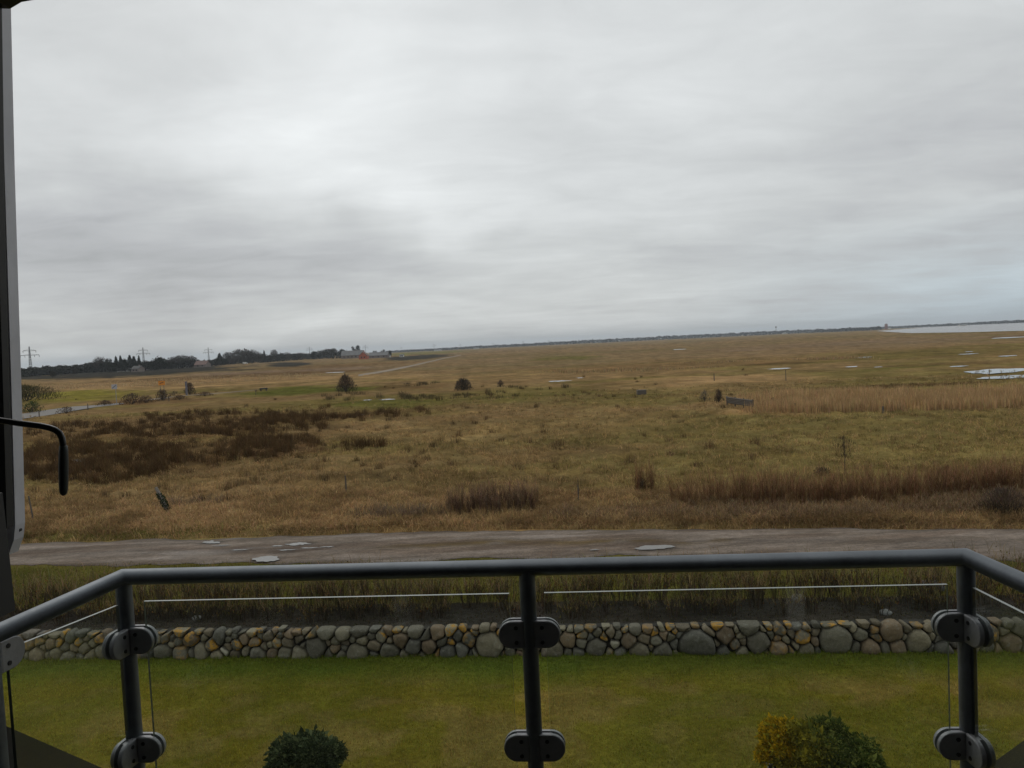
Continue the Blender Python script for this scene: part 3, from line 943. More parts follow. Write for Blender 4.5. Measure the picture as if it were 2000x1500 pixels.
def bush(name, px, py, hpx, wpx, label, cat='bush', col=(.045, .035, .028), tip=(.075, .055, .04), n=26, sub=22, group=None, dense=.0, trunk=True):
    n = int(n * 1.15); col = tuple(k * 1.2 for k in col); tip = tuple(k * 1.4 for k in tip)
    q = P(px, py); z = float(gz(q.x, q.y)); d = q.y; h_ = hpx * .85 * d / F; w_ = wpx * 1.05 * d / F
    root = empty(name, (q.x, q.y, z)); tag(root, label, cat, group)
    # limbs
    m = MB(); ends = []
    for i in range(9):
        a = rng.uniform(0, 6.28); l_ = rng.uniform(.15, .5) * w_
        p1 = (l_ * .35 * math.cos(a), l_ * .35 * math.sin(a), h_ * .35); p2 = (l_ * math.cos(a), l_ * math.sin(a), h_ * rng.uniform(.6, .85))
        m.tube([(0, 0, -.05), p1, p2], [h_ * .018, h_ * .012, h_ * .005], 5)
    m.build('limbs', BARK, root)
    N_ = n * sub
    a = rng.uniform(0, 2 * np.pi, N_); r_ = rng.random(N_) ** .62; zz = rng.random(N_) ** .85; KK = fbm(a * 2.2, zz * 4, int(px) + 9, 3); r_ = r_ * (.62 + .85 * KK)
    prof = (np.clip(1 - zz, 0, 1) ** .32) * 1.02 * (1 + .3 * (vn(a * 1.5, zz * 3, int(px)) - .5))
    X = np.cos(a) * r_ * w_ / 2 * prof; Y = np.sin(a) * r_ * w_ / 2 * prof; Z = zz * h_ * (.66 + .5 * fbm(np.cos(a) * r_ * 2.5 + px, np.sin(a) * r_ * 2.5, int(px) + 1, 3))
    o_ = blades('crown', np.c_[X, Y, Z], h_ * rng.uniform(.06, .20, N_), max(.008, .00045 * d), rng.uniform(.1, .9, N_), jit(np.where((zz > .5)[:, None], tip, col), N_, .35, .08), BL, a)
    o_.parent = root
    return root


bush('bush', 676, 768, 38, 40, 'tall ragged bare bush rising in mid field left of centre', n=50, sub=26)
bush('bush', 905, 761, 27, 36, 'round dark bush standing alone near the middle of the field', n=60, sub=26, col=(.035, .03, .024), tip=(.055, .045, .035))
bush('bush', 978, 757, 16, 14, 'small grey bush right of the round dark bush', n=14)
bush('bush', 318, 782, 24, 26, 'dark bush under the orange road sign', n=30)
bush('bush', 258, 790, 24, 44, 'wide brown bush beside the side road right of the white sign', n=36, col=(.05, .03, .022))
bush('bush', 371, 772, 28, 20, 'upright dark bush beside the grey post at the side road', n=26)
bush('bush', 130, 808, 16, 34, 'low brown scrub bush between the side road and the near field', n=20, col=(.05, .033, .024))
bush('bush', 52, 784, 36, 112, 'big dark bush at the left edge beside the grey window frame', n=110, sub=30, col=(.035, .033, .016), tip=(.05, .045, .02))
bush('bush', 62, 806, 24, 44, 'low green bush at the left edge by the side road', n=40, col=(.025, .035, .012), tip=(.04, .055, .02))
bush('bush', 1404, 786, 30, 16, 'dark slim bush left of the small wooden rail fence', n=22)
bush('bush', 1376, 784, 26, 22, 'thin grey bush left of the slim dark bush by the rail fence', n=12, col=(.07, .06, .045), tip=(.1, .09, .07))
bush('bush', 1510, 789, 14, 16, 'small dark bush in the reed bed right of the rail fence', n=12)
bush('bush', 1606, 926, 22, 46, 'low dark shrub left of the thin sapling', n=40, col=(.03, .028, .02), tip=(.05, .045, .03))
bush('bush', 340, 772, 10, 20, 'small scrub bush between the orange sign and the grey post', n=10)
bush('bush', 1253, 959, 26, 26, 'spiky brown bush at the left end of the tall brush', n=22, col=(.06, .038, .022))
bush('bush', 1850, 950, 46, 50, 'tall brown bush in the brush at the right', n=50, col=(.07, .045, .026), tip=(.09, .055, .03))
bush('bush', 1962, 1005, 62, 100, 'broad dark bramble bush at the right edge beyond the track', n=110, sub=26, col=(.045, .035, .024), tip=(.085, .062, .045))


for (a, c_, h_, w_, lab) in [(205, 792, 12, 30, 'low brown scrub right above the side road under the white sign'), (285, 786, 16, 34, 'brown scrub between the wide brown bush and the orange sign'),
                          (350, 781, 10, 30, 'low scrub at the foot of the grey marker post'), (400, 774, 10, 34, 'low brown scrub right of the upright dark bush')]:
    bush('bush', a, c_, h_, w_, lab, n=26, col=(.05, .035, .024), tip=(.08, .055, .036))


def sapling(px, py, hpx, label):
    q = P(px, py); z = float(gz(q.x, q.y)); h_ = hpx * q.y / F
    root = empty('sapling', (q.x, q.y, z)); tag(root, label, 'sapling')
    m = MB(); m.tube([(0, 0, -.05), (.02, 0, h_ * .5), (.0, .02, h_ * .97)], [.022, .014, .006], 6); m.build('trunk', BARK, root)
    N_ = 420 if hpx > 50 else 45; t = rng.uniform(.45 if hpx > 50 else .2, 1, N_); a = rng.uniform(0, 6.28, N_); r_ = rng.random(N_) * .30 * h_ * np.sin(np.clip((t - .4) * 1.7, 0, 1) * 3.14) ** .5
    o_ = blades('crown', np.c_[np.cos(a) * r_, np.sin(a) * r_, t * h_ * .95], rng.uniform(.08, .22, N_), .012, rng.uniform(.2, 1, N_), jit((.06, .042, .03), N_, .3), BL, a); o_.parent = root


sapling(1650, 928, 82, 'thin leafless sapling rising above the brush at right')
sapling(1130, 975, 36, 'tiny bare sapling on the bank right of the dark thicket')

# ------------------------------------------------------------ far trees
TM = blade_mat('far_foliage', .1)


def tree_meshes(kind, seed):
    g = np.random.default_rng(seed)
    n = 1500
    if kind == 'conifer':
        n = 1300; t = g.random(n) ** 1.3; a = g.uniform(0, 6.28, n); r_ = (1 - t) * .34 * (.55 + .45 * g.random(n)) * (1 + .3 * np.sin(t * 40)); col = (.016, .020, .012)
        C_ = np.c_[np.cos(a) * r_, np.sin(a) * r_, .06 + t * .94]; s = .035
    elif kind == 'evergreen':
        K = g.normal(0, 1, (9, 3)) * (.19, .19, .17) + (0, 0, .52)
        C_ = K[g.integers(0, 9, n)] + g.normal(0, .085, (n, 3)); C_[:, 2] = np.clip(C_[:, 2], .04, 1.0); s = .04; col = (.018, .021, .012)
    else:
        d_ = g.normal(0, 1, (n, 3)); d_ /= np.linalg.norm(d_, axis=1)[:, None]
        r_ = g.random(n) ** .45
        C_ = d_ * r_[:, None] * (.48, .48, .40) * (1 + .25 * (vn(d_[:, 0] * 3 + seed, d_[:, 1] * 3 + d_[:, 2] * 2, seed)[:, None] - .5)) + (0, 0, .58); s = .03
        col = (.048, .040, .034) if kind == 'bare' else (.034, .031, .022)
    N_ = len(C_); A = g.normal(0, 1, (N_, 3, 3)) * s
    V = (C_[:, None, :] + A).reshape(-1, 3)
    V[:, 2] = np.maximum(V[:, 2], .0)
    cc = np.repeat(np.clip(np.array(col) * (1 + g.normal(0, .3, (N_, 1))), .005, 1), 3, 0)
    crown = mesh_np('crown', V, np.arange(N_ * 3), np.arange(N_) * 3, None, TM, cc)
    m = MB(); m.tube([(0, 0, -.03), (.01, 0, .3), (0, .01, .62)], [.028, .02, .008], 6)
    for i in range(6):
        a = g.uniform(0, 6.28); m.tube([(0, 0, .25 + .05 * i), (.18 * math.cos(a), .18 * math.sin(a), .5 + .06 * i)], [.014, .004], 4)
    me = bpy.data.meshes.new('trunk'); me.from_pydata(m.V, [], m.F); me.update(); me.materials.append(BARK)
    return crown, me


TK = {k: [tree_meshes(k, s + 3) for s in range(3)] for k in ('conifer', 'evergreen', 'bare', 'round')}
tname = {'conifer': 'conifer_tree', 'evergreen': 'evergreen_tree', 'bare': 'bare_tree', 'round': 'round_tree'}


def ftree(px, top, base, wpx, kind, label, group='trees along the edge of the far village'):
    base = max(base, hor(px) + 7.5)
    q = P(px, base); d = q.y; h_ = (base - top) * 1.13 * d / F; w_ = wpx * (1.45 if kind != 'conifer' else 1) * d / F
    cm, tm = TK[kind][random.randrange(3)]
    r = empty(tname[kind], (q.x, q.y, 0)); r.scale = (w_, w_, h_); r.rotation_euler = (0, 0, random.uniform(0, 6.28))
    if kind == 'conifer': r.scale = (w_ * 3.4, w_ * 3.4, h_)
    tag(r, label, 'tree', group)
    link('crown', cm, r); link('trunk', tm, r)
    return r


FT = [
    (196, 700, 727, 20, 'bare', 'pale bare tree at the left end of the dark conifers, highest of its side'),
    (190, 708, 727, 14, 'round', 'dark round tree just under the pale bare tree'),
    (209, 704, 727, 13, 'evergreen', 'dark evergreen right beside the pale bare tree'),
    (219, 704, 727, 12, 'evergreen', 'dark evergreen second to the right of the pale bare tree'),
    (228, 700, 726, 7, 'conifer', 'pointed conifer, first spire right of the pale bare tree'),
    (237, 699, 726, 7, 'conifer', 'pointed conifer, second spire right of the pale bare tree'),
    (244, 704, 726, 13, 'evergreen', 'dark evergreen between two pairs of pointed conifers'),
    (255, 698, 725, 9, 'conifer', 'tall pointed conifer left of the second power pylon'),
    (263, 700, 725, 9, 'conifer', 'pointed conifer nearest the second power pylon on its left'),
    (273, 699, 725, 6, 'conifer', 'slim conifer spire beside the second power pylon'),
    (282, 707, 724, 18, 'evergreen', 'low dark evergreen under the second power pylon'),
    (298, 703, 723, 18, 'evergreen', 'dark evergreen on the left flank of the big triangular evergreen'),
    (310, 695, 723, 24, 'evergreen', 'big triangular dark evergreen right of the second power pylon'),
    (325, 704, 721, 10, 'evergreen', 'small dark evergreen right of the big triangular evergreen'),
    (340, 699, 720, 20, 'bare', 'brown bare round tree, left one of the joined broad crowns'),
    (355, 696, 719, 24, 'round', 'brown round tree in the middle of the joined broad crowns'),
    (371, 697, 718, 22, 'bare', 'brown bare round tree, right one of the joined broad crowns'),
    (385, 700, 717, 9, 'evergreen', 'small dark tree left of the low red roof'),
    (398, 706, 716, 16, 'round', 'low round tree beside the red roof'),
    (424, 698, 714, 13, 'evergreen', 'dark evergreen in front of the third power pylon'),
    (430, 693, 713, 9, 'conifer', 'dark pointed conifer right of the third power pylon'),
    (437, 699, 713, 11, 'evergreen', 'dark evergreen right of the pointed conifer by the third pylon'),
    (448, 690, 712, 20, 'bare', 'pale bare round tree left of the biggest bare crown'),
    (458, 697, 712, 14, 'bare', 'small bare tree under the fourth power pylon'),
    (474, 684, 711, 28, 'bare', 'biggest bare round crown on the left skyline'),
    (492, 686, 710, 26, 'bare', 'large bare round crown adjoining the biggest one'),
    (507, 691, 709, 16, 'round', 'dark round tree right of the two large bare crowns'),
    (517, 688, 708, 5, 'conifer', 'thin spire among the trees right of the large crowns'),
    (524, 694, 708, 16, 'evergreen', 'low dark evergreen left of the lone thin bare tree'),
    (536, 685, 706, 11, 'bare', 'lone thin bare tree poking above the dark row'),
    (548, 688, 706, 15, 'evergreen', 'dark flat topped evergreen right of the lone thin bare tree'),
    (561, 690, 705, 16, 'round', 'grey brown tree at the start of the even row'),
    (575, 692, 704, 18, 'evergreen', 'low evergreen in the even row left of the fifth pylon'),
    (588, 690, 703, 17, 'round', 'round tree in the even row left of the fifth pylon'),
    (600, 691, 702, 16, 'round', 'round tree under the fifth power pylon'),
    (615, 688, 702, 19, 'evergreen', 'dark evergreen right of the fifth power pylon'),
    (630, 685, 701, 20, 'round', 'round tree rising left of the farm roofs'),
    (642, 683, 701, 20, 'round', 'rounded high tree left of the farm roofs'),
    (652, 682, 700, 14, 'bare', 'bare spreading tree left of the farm roofs'),
    (668, 684, 699, 15, 'evergreen', 'dark evergreen touching the left end of the farm roofs'),
    (699, 677, 694, 11, 'evergreen', 'dark tree rising behind the farm roof ridge'),
    (732, 684, 694, 7, 'evergreen', 'small dark tree between the two farm roofs'),
    (749, 684, 694, 9, 'evergreen', 'small dark tree behind the white gable'),
    (762, 686, 696, 7, 'evergreen', 'small dark tree right of the white gable'),
    (104, 726, 739, 9, 'round', 'small dark tree standing in front of the left wood'),
    (148, 722, 733, 8, 'round', 'small dark tree on the pale strip before the left wood'),
]
for f_ in FT: ftree(*f_)


def wood(name, prof, dpx, label, col=(.020, .022, .015), n=9000, depth=60, s=1.6):
    """far wood that reads as one mass: prof = (px, top y, base y)"""
    xs = np.array([p[0] for p in prof], float); tops = np.array([p[1] for p in prof]); bs = np.array([p[2] for p in prof])
    px = rng.uniform(xs[0], xs[-1], n); t_ = np.interp(px, xs, tops); b_ = np.maximum(np.interp(px, xs, bs), hor(px) + dpx)
    d = CZ * F / (b_ - hor(px)) + rng.random(n) * depth
    hh = (b_ - t_) * d / F * (.72 + .5 * fbm(px / 3.5, px * 0, 131, 3))
    X = (px - 1000) / F * d * 1.0; q = [P(a_, c_) for a_, c_ in zip(px[:1], b_[:1])]
    # exact ground direction through the pixel
    dz = fw.z + RR.z * (px - W / 2) / F - UU.z * (b_ - H / 2) / F
    dx = fw.x + RR.x * (px - W / 2) / F - UU.x * (b_ - H / 2) / F; dy = fw.y + RR.y * (px - W / 2) / F - UU.y * (b_ - H / 2) / F
    X = dx / dy * d; Z = rng.random(n) ** .7 * hh
    C_ = np.c_[X, d, Z]; A = rng.normal(0, s, (n, 3, 3)) * np.array([1.3, 1.3, .7])
    V = (C_[:, None, :] + A).reshape(-1, 3); V[:, 2] = np.maximum(V[:, 2], -.3)
    cc = np.repeat(np.clip(np.array(col) * (1 + .5 * (fbm(px / 9, px * 0, 133, 3) - .5)[:, None] + rng.normal(0, .22, (n, 1))), .005, 1), 3, 0)
    me = mesh_np(name, V, np.arange(n * 3), np.arange(n) * 3, None, TM, cc)
    return tag(link(name, me), label, 'wood', kind='stuff')


wood('left_wood', [(-40, 725, 738), (50, 722, 736), (90, 718, 733), (130, 716, 731), (160, 713, 729), (190, 710, 727), (215, 709, 727)], 8, 'long dark wood on the horizon at the far left', n=7000, s=1.1)
wood('village_wood', [(200, 711, 727), (300, 708, 723), (400, 706, 716), (460, 700, 711), (520, 694, 708), (600, 691.5, 702), (665, 687, 700), (690, 689, 696)], 8, 'dark undergrowth beneath the village trees', n=13000, s=.9, col=(.022, .022, .016))
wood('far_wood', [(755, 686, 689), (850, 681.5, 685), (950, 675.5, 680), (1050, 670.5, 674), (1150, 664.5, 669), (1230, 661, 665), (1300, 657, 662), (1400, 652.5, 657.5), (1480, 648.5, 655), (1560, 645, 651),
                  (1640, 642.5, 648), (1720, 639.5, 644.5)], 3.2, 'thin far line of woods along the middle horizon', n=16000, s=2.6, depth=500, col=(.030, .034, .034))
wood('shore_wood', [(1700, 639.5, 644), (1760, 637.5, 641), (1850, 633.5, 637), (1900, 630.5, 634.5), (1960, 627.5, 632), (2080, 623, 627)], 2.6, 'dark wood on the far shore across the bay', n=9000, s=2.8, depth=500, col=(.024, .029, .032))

# ------------------------------------------------------------ far houses
WALLW = simple('white_wall', (.55, .54, .50), .8, var=.1, scale=.3)
WALLR = simple('red_brick', (.30, .085, .045), .85, var=.2, scale=.5)
WALLG = simple('dull_wall', (.16, .13, .115), .85, var=.15, scale=.4)
ROOFG = simple('grey_roof', (.125, .125, .125), .8, var=.2, scale=.3)
ROOFR = simple('brown_red_roof', (.13, .075, .06), .8, var=.2, scale=.3)
ROOFD = simple('dark_roof', (.05, .048, .046), .8, var=.2, scale=.3)
GLASSD = simple('dark_window', (.02, .022, .025), .15, var=.1)


def house(px, base, wpx, eave, ridge, wm, rm, label, name='house', depth=9, yaw=0.0, gable=False, dist=None, group='houses of the far village', chim=True):
    base = max(base, hor(px) + 3); q = P(px, base); d = q.y
    w_ = wpx * d / F; he = eave * d / F; hr = ridge * d / F
    root = empty(name, (q.x, q.y, 0)); root.rotation_euler = (0, 0, yaw); tag(root, label, 'house', group)
    if gable: w_, dp, rot = depth, w_, math.pi / 2
    else: dp = depth; rot = 0
    R = Matrix.Rotation(rot, 4, 'Z')
    def T(v_): return tuple(R @ Vector(v_))
    a, c_ = w_ / 2, dp / 2
    m = MB(); m.add([T(v_) for v_ in [(-a, -c_, -.3), (a, -c_, -.3), (a, c_, -.3), (-a, c_, -.3), (-a, -c_, he), (a, -c_, he), (a, c_, he), (-a, c_, he), (-a, 0, hr - .05), (a, 0, hr - .05)]],
                    [[0, 1, 5, 4], [2, 3, 7, 6], [1, 2, 6, 9, 5], [3, 0, 4, 8, 7]]); m.build('wall', wm, root)
    m = MB(); e = .4; z0 = he - e * (hr - he) / c_
    for sg in (-1, 1):
        vs = [(-a - e, sg * (c_ + e), z0), (a + e, sg * (c_ + e), z0), (a + e, 0, hr), (-a - e, 0, hr)]
        m.add([T(v_) for v_ in vs] + [T((v_[0], v_[1], v_[2] + .25)) for v_ in vs], [[0, 1, 2, 3], [4, 5, 6, 7], [0, 1, 5, 4], [1, 2, 6, 5], [3, 0, 4, 7]])
    rf = m.build('roof', rm, root)
    if chim:
        m = MB(); m.box(T((a * .4, 0, hr + .3)), (.8, .8, 1.3)); m.build('chimney', WALLR if wm is WALLR else WALLG, rf)
    nw = max(2, int(w_ / 5))
    for i in range(min(nw, 6)):
        if gable: cpos = (w_ and (-a - .03), (i - (nw - 1) / 2) * dp / (nw + 1), he * .55); sz = (1.2, .05, he * .4)
        else: cpos = ((i - (nw - 1) / 2) * w_ / (nw + .5), -c_ - .03, he * .55); sz = (1.3, .05, he * .4)
        if gable: m = MB(); m.box(T(cpos), sz)
        else: m = MB(); m.box(T(cpos), sz)
        m.build('window', GLASSD, root)
    return root


house(690, 700, 42, 6.5, 15, WALLG, ROOFG, 'long low farm building with a grey roof left of the red brick gable', depth=14)
house(741, 699, 36, 5, 11, WALLG, ROOFG, 'grey roofed farm wing between the red gable and the white gable', depth=12)
house(711, 701.5, 16, 7, 14, WALLR, ROOFR, 'orange red brick gable end in front of the grey farm roofs', depth=10, gable=True)
house(757, 698, 10, 4, 9.5, WALLW, ROOFD, 'small white gabled farmhouse at the right end of the farm', depth=10, gable=True)
house(396, 717, 22, 5, 12, WALLG, ROOFR, 'low house with brown red roof left of the third pylon', depth=12)
house(245, 725.5, 22, 3, 7, WALLW, ROOFD, 'low white house in front of the dark conifers', depth=10)
house(270, 726, 14, 6, 11, WALLG, ROOFD, 'dark barn in front of the slim conifer spire', depth=10)
house(341, 719, 9, 5, 9, WALLW, ROOFD, 'small pale house under the joined broad crowns', depth=8)
house(359, 718.5, 12, 2.5, 5, WALLW, ROOFG, 'very low white shed under the joined broad crowns', depth=8, chim=False)
house(785, 697, 7, 3, 4.5, WALLW, ROOFG, 'tiny white shed right of the farm', depth=7, chim=False)
for (a_, c_, w_, lab) in [(855, 685.5, 14, 'distant pale building near the grassy bank on the horizon'), (930, 682, 10, 'distant pale house on the horizon left of centre'), (1168, 668.5, 13, 'distant long white building on the middle horizon'),
                          (1190, 667.5, 9, 'distant pale house right of the long white building'), (1372, 659.5, 20, 'distant wide pale block on the horizon right of centre'),
                          (1532, 652.5, 5, 'tiny white house against the dark wood on the right horizon'), (1600, 649, 9, 'distant house below the mound on the right horizon'), (1655, 646.5, 8, 'distant pale house left of the church tower'),
                          (1705, 645, 7, 'tiny pale house just left of the church tower'), (1880, 636.5, 14, 'pale house at the foot of the far shore wood')]:
    house(a_, c_, w_, 1.6, 3.0, WALLW, ROOFG, lab, depth=12, group='far buildings on the horizon', chim=False)


def parked(px, py, wpx, label):
    q = P(px, max(py, hor(px) + 8)); d = q.y; L = wpx * d / F; L = min(L, 7.5); h_ = L * .42
    root = empty('van', (q.x, q.y, 0)); tag(root, label, 'van', 'white vans before the village')
    m = MB(); pr = [(-L / 2, .4), (L / 2, .4), (L / 2, h_ * .55), (L * .36, h_ * .62), (L * .26, h_), (-L / 2 + .1, h_)]
    n = len(pr); V = [(p[0], -1, p[1]) for p in pr] + [(p[0], 1, p[1]) for p in pr]
    m.add(V, [list(range(n))[::-1], list(range(n, 2 * n))] + [[i, (i + 1) % n, n + (i + 1) % n, n + i] for i in range(n)]); m.build('body', WALLW, root)
    m = MB(); m.box((L * .33, 0, h_ * .78), (.5, 1.7, h_ * .25)); m.build('windscreen', GLASSD, root)
    for sx in (-.3, .3):
        for sy in (-1, 1):
            m = MB(); m.tube([(sx * L, sy * .95 - .12, .38), (sx * L, sy * .95 + .12, .38)], .38, 14); m.build('wheel', GLASSD, root)


parked(409, 714.5, 14, 'white van parked under the third power pylon')
parked(479, 711, 9, 'white van parked below the biggest bare crown')
parked(288, 723, 6, 'small white van under the second power pylon')

# church tower
q = P(1731, 643.2); d = q.y; s_ = d / F
t = empty('church_tower', (q.x, q.y, 0)); tag(t, 'slim red church tower rising above the wood near the bay', 'church')
m = MB(); m.box((0, 0, 4.2 * s_), (4.2 * s_, 4.2 * s_, 8.4 * s_)); m.build('tower', simple('tower_brick', (.20, .085, .07), .85, var=.1, scale=.2), t)
m = MB(); a = 2.2 * s_
m.add([(-a, -a, 8.4 * s_), (a, -a, 8.4 * s_), (a, a, 8.4 * s_), (-a, a, 8.4 * s_), (-a, 0, 11 * s_), (a, 0, 11 * s_)], [[0, 1, 5, 4], [2, 3, 4, 5], [1, 2, 5], [3, 0, 4]]); m.build('roof', ROOFR, t)
m = MB(); m.box((5 * s_, 0, 1.4 * s_), (8 * s_, 3 * s_, 2.8 * s_)); m.build('nave', WALLW, t)

# ------------------------------------------------------------ pylons
STEEL = simple('pylon_steel', (.10, .105, .11), .6, .3, .1)


def pylon_parts():
    hgt = 30.0; parts = []
    m = MB()
    cor = [(-1, -1), (1, -1), (1, 1), (-1, 1)]
    def wdt(z): return 1.15 * (1 - z / hgt) + .28
    zs = [0, 5, 9.5, 13.5, 17, 20, 23, 26, 30]
    for cx_, cy_ in cor:
        m.tube([(cx_ * wdt(z), cy_ * wdt(z), z) for z in zs], .16, 4, smooth=False)
    for i in range(len(zs) - 1):
        for k in range(4):
            a = cor[k]; c_ = cor[(k + 1) % 4]
            w1, w2 = wdt(zs[i]), wdt(zs[i + 1])
            m.tube([(a[0] * w1, a[1] * w1, zs[i]), (c_[0] * w2, c_[1] * w2, zs[i + 1])], .09, 3, smooth=False)
            m.tube([(c_[0] * w1, c_[1] * w1, zs[i]), (a[0] * w2, a[1] * w2, zs[i + 1])], .09, 3, smooth=False)
    parts.append(('mast', m))
    for z, hw in ((20.5, 9.5), (25.5, 6.5)):
        m = MB()
        for sy in (-.45, .45):
            m.tube([(-hw, 0, z + .1), (-1, sy, z - .1), (1, sy, z - .1), (hw, 0, z + .1)], .2, 4, smooth=False)
        m.tube([(-hw, 0, z + .2), (0, 0, z + 1.4), (hw, 0, z + .2)], .13, 4, smooth=False)
        parts.append(('crossarm', m))
        for xx in ((-hw, -hw * .52, hw * .52, hw) if z < 22 else (-hw, hw)):
            m = MB(); m.tube([(xx, 0, z), (xx, 0, z - .6), (xx, 0, z - 2.2)], [.2, .3, .2], 6); parts.append(('insulator', m))
    return parts


PY = None
pyl = [(60, 677), (281, 678.5), (408, 678.5), (458, 683.5), (605, 677), (714, 673.5), (784, 677), (848, 671.5), (899, 671.5), (963, 669), (1022, 665.5), (1072, 664)]
plabel = ['tallest steel power pylon beside the grey window frame', 'second power pylon from the left, above the dark conifers', 'third power pylon from the left, left of the pointed conifer',
          'power pylon half hidden by the big bare crowns', 'power pylon above the even tree row', 'power pylon behind the grey farm roofs', 'faint power pylon just right of the farm',
          'thin power pylon above the dark field strip right of the farm', 'faint power pylon left of the horizon middle, first past the farm field', 'faint tiny power pylon just left of the picture middle',
          'faint tiny power pylon just right of the picture middle', 'rightmost and farthest tiny power pylon']
first = []
for i, (px, top) in enumerate(pyl):
    d = 23.5 * F / (hor(px) - top)
    p_ = D(px, hor(px), d)
    r = empty('power_pylon', (p_.x, d, 0)); r.rotation_euler = (0, 0, math.radians(8))
    tag(r, plabel[i], 'pylon', 'row of power pylons on the left horizon')
    if not first:
        for nm, m in pylon_parts(): first.append(m.build(nm, STEEL, r))
    else:
        for o_ in first:
            c2 = o_.copy(); COL.objects.link(c2); c2.parent = r

# distant mast with platform (right horizon)
q = P(1516, hor(1516) + 3.4); s_ = q.y / F
t = empty('water_tower', (q.x, q.y, 0)); tag(t, 'tiny round headed water tower above the right horizon wood', 'water tower')
m = MB(); m.tube([(0, 0, 0), (0, 0, 14.0 * s_)], [.55 * s_, .35 * s_], 10); m.build('shaft', STEEL, t)
m = MB(); m.tube([(0, 0, 13 * s_), (0, 0, 14 * s_), (0, 0, 15.2 * s_), (0, 0, 16 * s_)], [.4 * s_, 1.7 * s_, 1.7 * s_, .5 * s_], 14); m.build('tank', STEEL, t)

# ------------------------------------------------------------ posts, signs, fences in the field
WOOD = simple('weathered_wood', (.085, .070, .055), .9, var=.35, scale=9, bump=.4)
WOODL = simple('pale_wood', (.16, .145, .125), .9, var=.3, scale=9, bump=.3)


def post(px, base, top, label, r_=.045, lean=(0, 0), group='fence posts of the meadow', mat=None, name='fence_post'):
    q = P(px, base); z = float(gz(q.x, q.y)); h_ = (base - top) * q.y / F
    m = MB(); m.tube([(0, 0, -.1), (lean[0] * h_ * .5, lean[1] * h_ * .5, h_ * .5), (lean[0] * h_, lean[1] * h_, h_)], [r_, r_ * .95, r_ * .8], 8)
    o_ = m.build(name, mat or WOOD, None, (q.x, q.y, z)); return tag(o_, label, 'fence post', group)


post(66, 1022, 972, 'thin wooden post leaning left near the grey window frame', .035, (-.12, 0))
post(677, 972, 934, 'short grey post standing alone above the straw bank left of centre', .04)
post(1130, 985, 950, 'thin post on the bank right of the dark thicket', .02)
post(77, 816, 802, 'small post at the roadside nearest the window frame', .07)
post(172, 801, 788, 'small post on the side road bank under the white sign', .07)
post(205, 789, 780, 'small post at the far bend of the side road', .07)
post(330, 784, 774, 'small post on the side road below the orange sign', .06)
post(1535, 743, 721, 'thin lone post in the straw beyond the reed bed', .055)
post(1553, 806, 790, 'small post in front of the reed bed, left one', .07)
post(1725, 811, 798, 'small dark post in front of the reed bed, right one', .08)
post(1932, 732, 722, 'thin post standing at the large pool', .045)
post(1395, 745, 730, 'thin post in the straw left of the lone post', .07)
post(500, 772, 763, 'small post beside the dark trough', .06)

# leaning ivy-clad post
q = P(331, 1010); z = float(gz(q.x, q.y)); h_ = 52 * q.y / F
t = empty('leaning_post', (q.x, q.y, z)); tag(t, 'thick mossy post leaning left on the bank with ivy on it', 'fence post')
m = MB(); m.tube([(0, 0, -.1), (-.22 * h_, 0, .5 * h_), (-.44 * h_, 0, h_)], [.075, .09, .06], 10); m.build('post', WOODL, t)
N_ = 420; tt = rng.uniform(.12, .76, N_); a = rng.uniform(0, 6.28, N_)
B_ = np.c_[-.44 * h_ * tt + np.cos(a) * rng.uniform(.06, .15, N_), np.sin(a) * .11, tt * h_]
o_ = blades('ivy', B_, rng.uniform(.03, .07, N_), .04, rng.uniform(.4, 1.2, N_), jit((.035, .050, .025), N_, .3), BL, a); o_.parent = t

# small wooden rail fence
a_ = P(1420, 792); c_ = P(1460, 797); z = float(gz(a_.x, a_.y)); s_ = a_.y / F
t = empty('rail_fence', (a_.x, a_.y, z)); tag(t, 'short dark wooden rail fence at the edge of the reed bed', 'fence')
e = Vector((c_.x - a_.x, c_.y - a_.y - 1.5, 0))
for k_ in range(4):
    m = MB(); p_ = e * (k_ / 3); m.box((p_.x, p_.y, 8 * s_), (.12, .12, 18 * s_), bev=.02); m.build('post', WOODL if k_ == 0 else WOOD, t)
for zz in (5, 8, 11, 14):
    m = MB(); m.tube([(0, -.1, zz * s_), (e.x, e.y - .1, zz * s_)], .09, 6); m.build('rail', WOOD, t)

# grey box / trough in the field, dark trough
q = P(1253, 770); s_ = q.y / F
t = empty('water_trough', (q.x, q.y, float(gz(q.x, q.y)))); tag(t, 'grey square water trough in the middle right field', 'trough')
m = MB(); m.box((0, 0, 4.8 * s_), (17 * s_, .9, 8 * s_), bev=.04)
m.build('tank', simple('trough_steel', (.10, .085, .07), .95, .0, .15), t)
m = MB(); m.box((0, 0, 9.2 * s_), (18.5 * s_, 1.05, .8 * s_), bev=.02); m.build('rim', simple('trough_rim', (.11, .095, .08), .95, .0, .15), t)
q = P(515, 764.5); s_ = q.y / F
t = empty('feed_trough', (q.x, q.y, float(gz(q.x, q.y)))); tag(t, 'low dark feed trough on legs at the green patch in mid field', 'trough')
m = MB(); m.box((0, 0, 4.2 * s_), (14 * s_, .8, 2.6 * s_), bev=.03); m.build('trough', simple('black_trough', (.015, .015, .014), .7), t)
for sx in (-5.5, 5.5):
    m = MB(); m.box((sx * s_, 0, 1.4 * s_), (.12, .6, 3.0 * s_)); m.build('leg', WOOD, t)

